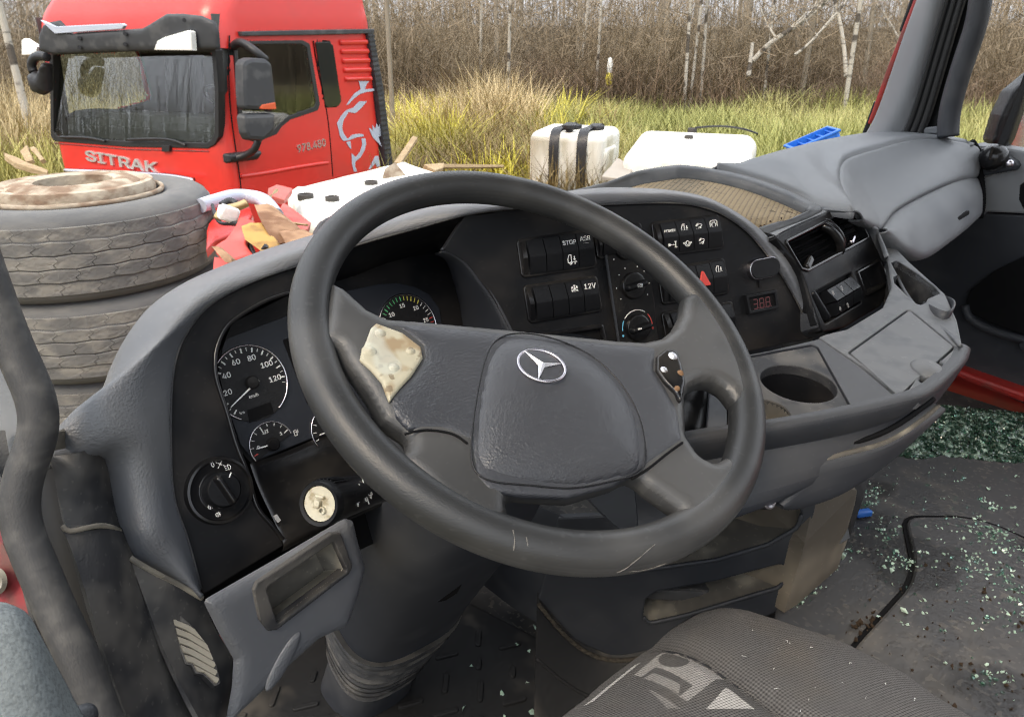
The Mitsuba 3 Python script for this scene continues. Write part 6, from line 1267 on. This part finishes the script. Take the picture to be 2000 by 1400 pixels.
gnarl([(392,402,3.0),(430,390,3.1),(470,383,3.2),(500,386,3.2),(520,396,3.1),(540,420,3.0)], .030, 'grey_hose_pipe', 'decal_grey', 'grey bent hose lying over the red scrap', 'hose', 40, .002)
vk = thing('brass_valve', 'white and brass valve fitting hanging on the grey hose', 'valve')
q = at(445, 418, t=2.75)
part(vk, 'body', disp(mv(rot(rbox(.07, .06, .06, .012), [0, 1, 0], 25), *q), .003, 40), 'lamp_white', 40)
plain('brass', (.55, .40, .20), .35, metal=.8)
part(vk, 'fitting', tube(tpts([(424,428,2.75),(436,412,2.75),(462,404,2.78),(482,396,2.8)]), .016, 10, 20), 'brass', True); part(vk, 'lever', tube(tpts([(432,400,2.78),(450,392,2.8),(462,398,2.8)]), .012, 8, 20), 'visor_grey', True)
for l, rr_, m_, lb in (([(415,400,2.9),(432,436,2.8),(470,440,2.7),(500,500,2.45),(520,480,2.4)], .008, 'truck_black', 'thin black cable looped over the red scrap'), ([(540,372,3.7),(520,400,3.3),(548,430,2.9),(600,440,2.7)], .006, 'brass', 'stiff brown wire curling out of the scrap heap'), ([(612,470,2.4),(640,430,2.9),(690,410,3.3),(700,400,3.4)], .010, 'truck_black', 'black hose end lying against the white tank')):
    gnarl(l, rr_, 'loose_cable', m_, lb, 'cable', 40, .006)
for x, y, t_b in ((568,413,3.12), (582,424,3.1), (590,440,3.05), (455,446,2.58), (432,506,2.36)):
    pass
plain('plank', lambda p, n, uv: mix((.44, .34, .21), (.30, .22, .13), fbm(p.x * 4, p.y * 30, p.z * 30, 3)), .8, .2)
slab('wood_plank', [(770,316,7.0),(806,265,7.6),(816,268,7.6),(782,320,7.0)], .05, 'plank', 'pale plank leaning upright behind the red truck', 'plank')
slab('wood_plank', [(828,321,7.4),(868,318,7.7),(866,328,7.5),(850,333,7.3)], .06, 'plank', 'short thick board end behind the white tank', 'plank')
slab('wood_plank', [(866,320,7.8),(984,322,8.2),(984,327,8.2),(866,328,7.8)], .05, 'plank', 'long pale plank lying level behind the steering wheel', 'plank')
slab('wood_plank', [(1312,190,19.0),(1350,154,19.6),(1354,157,19.6),(1316,194,19.0)], .06, 'print_grey', 'grey plank leaning in the bushes', 'plank')
for i, (l, th) in enumerate((([(8,296,9.0),(60,320,8.8),(94,332,8.7),(92,338,8.6),(30,318,8.7),(8,304,8.9)], .06), ([(40,296,9.2),(52,284,9.3),(64,312,9.0),(50,316,9.0)], .05), ([(58,288,9.3),(66,286,9.3),(86,310,9.0),(78,314,9.0)], .05))):
    slab('log_piece', l, th, 'plank', ('long weathered log in the weeds left of the red truck', 'split log end leaning on the long log', 'second short split log piece nearer the red truck')[i], 'log', bend=.02)
slab('grey_sheet', [(1175,345,6.8),(1206,308,7.3),(1236,328,7.0),(1226,350,6.7)], .03, 'tank_hole' if False else 'sheet_grey', 'grey bent sheet leaning between the two white tanks', 'sheet', bend=.012)
plain('sheet_grey', (.33, .30, .26), .7, .2)
cr_ = thing('blue_crate', 'bright blue plastic crate tipped in the grass by the dashboard corner', 'crate')
plain('crate_blue', (.02, .13, .52), .35, .5)
c0_ = at(1590, 289, t=8.0); 
def crt(m):
    m = m.copy(); m.apply_scale(.72); return mv(rot(rot(m, [0, 1, 0], -24), [0, 0, 1], -38), *c0_)
part(cr_, 'box', crt(trimesh.boolean.difference([rbox(.66, .44, .32, .02), rbox(.62, .40, .32, .01, (0, 0, .03))], engine='manifold')), 'crate_blue', 35)
part(cr_, 'rim', crt(trimesh.boolean.difference([rbox(.70, .48, .035, .008, (0, 0, .15)), rbox(.62, .40, .2, .01, (0, 0, .15))], engine='manifold')), 'crate_blue', 35)
for i in range(5): part(cr_, 'rib', crt(rbox(.02, .46, .28, .004, (-.28 + i * .14, 0, -.01))), 'crate_blue', 35)
bt = at(1190, 150, t=17.5); bk_ = thing('yellow_bag', 'small yellow and white bag caught in the brown bushes', 'bag')
part(bk_, 'sack', mv(disp(trimesh.creation.icosphere(3, 1).apply_scale([.10, .08, .17]), .03, 6), bt[0], bt[1], bt[2] - .05), 'bag_yellow', True); part(bk_, 'neck', mv(disp(trimesh.creation.icosphere(3, 1).apply_scale([.08, .07, .20]), .03, 6, 4), bt[0], bt[1], bt[2] + .22), 'lamp_white', True)
plain('bag_yellow', (.68, .58, .06), .5)

# ---------------------------------------------------------------- concrete wall far behind
plain('concrete_grey', lambda p, n, uv: mix((.22, .20, .17), (.13, .115, .095), fbm(p.x * .9, p.y * .9, p.z * 2, 4)), .95, .1)
wk = thing('concrete_wall', 'weathered grey concrete panel wall far behind the bare trees', 'wall')
for i in range(17):
    x = -18 + i * 3.05; o = _h * 41 + RIGHT * x
    part(wk, 'panel', mv(rot(rbox(2.95, .14, 2.65, .03), [0, 0, 1], -math.degrees(YAW)), o[0], o[1], 1.3), 'concrete_grey', False)
    o = o + RIGHT * 1.52; part(wk, 'post', mv(rot(rbox(.22, .3, 2.75, .03), [0, 0, 1], -math.degrees(YAW)), o[0], o[1], 1.35), 'concrete_grey', False)

# ---------------------------------------------------------------- trees
def bark(p, n, uv):
    b = smoothstep(.60, .72, noise(p.x * 7, p.y * 7, p.z * 5)) * .9 + smoothstep(.7, .8, noise(p.x * 3, p.y * 3, p.z * 26)) * .6
    return mix((.42, .395, .345), (.06, .05, .042), dr.clip(b, 0, 1))
plain('birch_bark', bark, .8, .2); plain('grey_bark', lambda p, n, uv: mix((.17, .145, .11), (.32, .285, .23), fbm(p.x * 6, p.y * 6, p.z * 2, 3)), .9, .1)
rt = np.random.default_rng(11)
def tree(path, r0, r1, label, m='grey_bark', limbs=7, name='birch_tree', group=None, h0=.35):
    k = thing(name, label, 'tree', group); path = spline(np.asarray(path, float), 14)
    part(k, 'trunk', disp(tube(path, np.linspace(r0, r1, 14), 8), r0 * .12, 2.2, len(scene)), m, True)
    L = np.linalg.norm(path[-1] - path[0]); l = []
    for i in range(limbs):
        s = h0 + (1 - h0) * (i + rt.random()) / limbs; p = path[min(13, int(s * 13))]; a_ = rt.random() * 6.28; ll = L * .22 * (1.25 - s) * (.7 + .6 * rt.random())
        d = np.array([math.cos(a_), math.sin(a_), .9]); q1 = p + d * ll * .5; q2 = q1 + (d + np.array([0, 0, .5]) + rt.normal(size=3) * .25) * ll * .5
        l.append(tube([p, q1, q2], [r1 * .75 + .006, r1 * .5 + .004, .003], 4))
        for _ in range(5):
            t0 = rt.random(); b0 = q1 * (1 - t0) + q2 * t0; e = b0 + (nrm(rt.normal(size=3)) + np.array([0, 0, .2])) * ll * .35; l.append(tube([b0, (b0 + e) / 2 + rt.normal(size=3) * .04, e], [.005, .004, .002], 3))
    if l: part(k, 'crown', cat(l), m, True)
    return k
def bt_(px, py, t, top, lean=(0, 0)):
    b = at(px, py, t=t); b[2] = max(0, gz(np.array([b[0]]), np.array([b[1]]))[0]) - .05
    return [b, b + np.array([lean[0] * .5, lean[1] * .5, top * .5]) , b + np.array([lean[0], lean[1], top])]
birch = [(46,200,14,9,.075,'slim birch left of the red truck, bark peeling'), (1338,200,17.4,10,.042,'left one of three close birch trunks behind the tanks'), (1346,200,17.7,10,.036,'middle one of three close birch trunks behind the tanks'), (1370,200,18,10,.04,'right one of three close birch trunks behind the tanks'),
         (1492,200,18.2,10,.036,'pale birch trunk between the grey trunk and the fallen birch'), (1162,200,18.2,10,.036,'thin white birch trunk above the upright tank'), (990,200,17.8,10,.044,'freckled birch trunk behind the top of the steering wheel'), (1652,200,17,9,.06,'forked white birch beside the right windscreen pillar'), (935,200,18.5,9,.04,'thin pale birch in the brown brush left of the freckled one')]
for px, py, t, top, r0, lb in birch: tree(bt_(px, py, t, top, (rt.normal() * .25, rt.normal() * .25)), r0, r0 * .35, lb, 'birch_bark', 8)
tree([at(1653,150,t=17), at(1640,40,t=17), at(1600,-120,t=17), at(1590,-260,t=17)], .05, .02, 'slanting second stem of the forked birch', 'birch_bark', 4)
tree([at(1462,150,t=17.6), at(1470,84,t=17.6)], .055, .04, 'broken birch stump in the brush', 'birch_bark', 0, 'birch_stump')
tree([at(1470,120,t=17.6), at(1505,84,t=17.5), at(1560,48,t=17.4), at(1615,2,t=17.3), at(1680,-60,t=17.2)], .062, .042, 'fallen birch slanting up to the right, bark flaking', 'birch_bark', 9, 'fallen_birch', h0=.2)
tree([at(1552,108,t=17), at(1590,76,t=17), at(1628,32,t=17), at(1648,10,t=17), at(1665,-40,t=17)], .035, .015, 'thin dead birch limb below the fallen birch', 'birch_bark', 5, 'dead_limb', h0=.2)
tree([at(1754,74,t=19), at(1735,40,t=19), at(1708,0,t=19), at(1690,-40,t=19)], .028, .012, 'thin bare stem leaning beside the right pillar', 'birch_bark', 3, 'dead_limb', h0=.2)
gl = []
for i in range(120):
    az = rt.uniform(-.85, .98); d = rt.uniform(20, 50); x = d * math.tan(az * .78)
    c = _h * d + RIGHT * x; top = rt.uniform(7, 12); r0 = rt.uniform(.03, .085)
    near = d < 36
    b = np.array([c[0], c[1], -.1]); l = rt.normal(size=2) * (.35 if i % 6 else 1.8)
    k = tree([b, b + [l[0] * .5, l[1] * .5, top * .5], b + [l[0], l[1], top]], r0, r0 * .3, 'slender bare grey trunk in the leafless wood', 'grey_bark' if rt.random() < .95 else 'birch_bark', 7 if near else 5, 'bare_tree', 'bare trees of the leafless wood')
tree(bt_(1440, 200, 26, 11), .17, .07, 'thickest grey trunk right of the three birches', 'grey_bark', 8, 'bare_tree')
tree(bt_(764, 200, 13, 9, (.1, 0)), .05, .02, 'thin pale trunk right behind the rear edge of the red truck', 'grey_bark', 6, 'bare_tree')

# brush, weeds and grass: many thin blades and twigs
def blades(xy, hmin, hmax, w, lean, seed, curve=.3, z=None):
    q = np.random.default_rng(seed); n = len(xy); h = (hmin + (hmax - hmin) * q.random(n) ** 1.4) * (.45 + 1.0 * meshkit.fbm(np.c_[xy * .8, np.zeros(n) + seed], 3, seed + 5)); a_ = q.random(n) * 6.283; d = np.c_[np.cos(a_), np.sin(a_)]
    z0 = gz(xy[:, 0], xy[:, 1]) - .03 if z is None else z; s = np.c_[-d[:, 1], d[:, 0]] * (w * (.6 + .8 * q.random(n)))[:, None]
    l = lean * q.random(n)[:, None] * h[:, None]; V = np.zeros((n, 5, 3))
    V[:, 0, :2], V[:, 1, :2] = xy - s, xy + s; V[:, 2, :2], V[:, 3, :2] = xy + d * l * .4 - s * .7, xy + d * l * .4 + s * .7; V[:, 4, :2] = xy + d * l * (1 + curve)
    V[:, 0, 2] = V[:, 1, 2] = z0; V[:, 2, 2] = V[:, 3, 2] = z0 + h * .55; V[:, 4, 2] = z0 + h
    i = np.arange(n)[:, None] * 5
    F = np.concatenate([i + [0, 1, 3], i + [0, 3, 2], i + [2, 3, 4]]); return trimesh.Trimesh(V.reshape(-1, 3), F, process=False)
def field(n, d0, d1, a0, a1, seed, power=1.0, clump=None):
    q = np.random.default_rng(seed); m = n * 3 if clump else n; d = d0 + (d1 - d0) * q.random(m) ** power; a_ = np.radians(a0 + (a1 - a0) * q.random(m)); p = np.c_[_h[0] * d + RIGHT[0] * d * np.tan(a_), _h[1] * d + RIGHT[1] * d * np.tan(a_)]
    if clump:
        k = meshkit.fbm(np.c_[p * clump[0], np.zeros(m) + seed], 3, seed); p = p[k > np.quantile(k, clump[1])][:n]
    return p
def veg(name, xy, hmin, hmax, w, lean, lo, hi, seed, label, category, curve=.3, patch=None):
    m = blades(xy, hmin, hmax, w, lean, seed, curve); n = len(xy); c = tint(n, lo, hi, seed)
    k = meshkit.fbm(np.c_[xy * .5, np.zeros(n) + 3], 3, seed)[:, None]; c = c * (.6 + .8 * k)
    if patch is not None: c = np.where(k > .56, c * .4 + np.asarray(patch) * .6, c)
    solo(name, m, 'leafy', label, category, False, kind='stuff', color=np.repeat(c, 5, 0))
P_ = lambda *a_, **k_: field(*a_, **k_)
def around(n, d0, d1, seed, power=1.0):
    q = np.random.default_rng(seed); d = d0 + (d1 - d0) * q.random(n) ** power; a_ = q.random(n) * 6.283; return np.c_[np.cos(a_) * d, np.sin(a_) * d]
veg('green_grass', P_(66000, 8, 21, 1.5, 46, 21, clump=(.5, .2)), .25, .85, .011, .8, (.15, .175, .045), (.38, .385, .14), 1, 'tall yellow green grass behind the tanks', 'grass', patch=(.40, .36, .17))
veg('green_grass', P_(14000, 8, 22, -46, -8, 22, clump=(.6, .45)), .3, .8, .010, .7, (.16, .17, .04), (.38, .34, .12), 2, 'patchy green grass behind the red truck', 'grass')
veg('dry_grass', P_(42000, 13, 24, -44, 2, 23, clump=(.4, .3)), .4, 1.35, .010, .75, (.32, .25, .13), (.62, .50, .29), 3, 'tall dry tan grass between truck and tanks', 'grass', patch=(.30, .24, .13))
veg('dry_grass', P_(24000, 9, 26, -78, -42, 43, clump=(.4, .3)), .4, 1.2, .010, .75, (.30, .25, .12), (.56, .47, .26), 13, 'dry grass at the left edge of the yard', 'grass')
veg('dark_weeds', P_(40000, 8, 20, -22, 8, 24, clump=(.7, .35)), .2, .9, .011, 1.0, (.09, .075, .04), (.30, .23, .11), 4, 'dark withered weeds in the yard', 'weeds', patch=(.34, .34, .07))
veg('yellow_weeds', P_(5000, 9, 18, -12, 6, 34, clump=(.9, .75)), .3, 1.0, .016, .9, (.40, .36, .04), (.62, .56, .10), 9, 'yellow leafed weeds among the dark ones', 'weeds')
veg('brown_brush', P_(80000, 19, 40, -46, 48, 25, power=1.2, clump=(.30, .30)), .7, 3.2, .008, .5, (.075, .056, .036), (.235, .185, .118), 5, 'leafless brown brush in front of the wood', 'brush', curve=.9, patch=(.33, .28, .20))
veg('dark_brush', P_(44000, 18, 26, -14, 48, 26, power=1.0, clump=(.45, .25)), .4, 1.7, .010, .8, (.09, .062, .048), (.24, .175, .12), 6, 'low dark reddish brown brush', 'brush', curve=.8)
veg('tall_twigs', around(85000, 31, 66, 27), 1.5, 7.8, .012, .35, (.085, .070, .050), (.22, .185, .138), 7, 'tall thin twigs of the far leafless wood', 'twigs', curve=1.1)
# fine twigs spread through the height of the brush, so that it reads as a tangle of branches
def tangle(n, d0, d1, z0, z1, seed, lo, hi, label, ln=(.25, .9)):
    q = np.random.default_rng(seed); xy = field(n, d0, d1, -48, 50, seed, clump=(.3, .25)); n = len(xy)
    p = np.c_[xy, gz(xy[:, 0], xy[:, 1]) + z0 + (z1 - z0) * q.random(n) ** 1.5]; d = q.normal(size=(n, 3)); d[:, 2] = np.abs(d[:, 2]) * .9 + .2; d /= np.linalg.norm(d, axis=1, keepdims=True)
    L = (ln[0] + (ln[1] - ln[0]) * q.random(n))[:, None]; s = np.cross(d, q.normal(size=(n, 3))); s = s / np.linalg.norm(s, axis=1, keepdims=True) * (.004 + .007 * q.random(n))[:, None]
    e = p + d * L; m_ = (p + e) / 2 + q.normal(size=(n, 3)) * .05
    V = np.stack([p - s, p + s, m_ - s * .7, m_ + s * .7, e], 1); i = np.arange(n)[:, None] * 5
    F = np.concatenate([i + [0, 1, 3], i + [0, 3, 2], i + [2, 3, 4]]); solo('twig_tangle', trimesh.Trimesh(V.reshape(-1, 3), F, process=False), 'leafy', label, 'twigs', False, kind='stuff', color=np.repeat(tint(n, lo, hi, seed), 5, 0))
tangle(70000, 18, 34, .2, 3.4, 61, (.075, .055, .036), (.30, .24, .165), 'tangled bare twigs of the brush')
tangle(26000, 26, 44, 1.5, 6.5, 62, (.11, .09, .068), (.31, .265, .205), 'pale bare twigs higher up in the wood', (.4, 1.4))
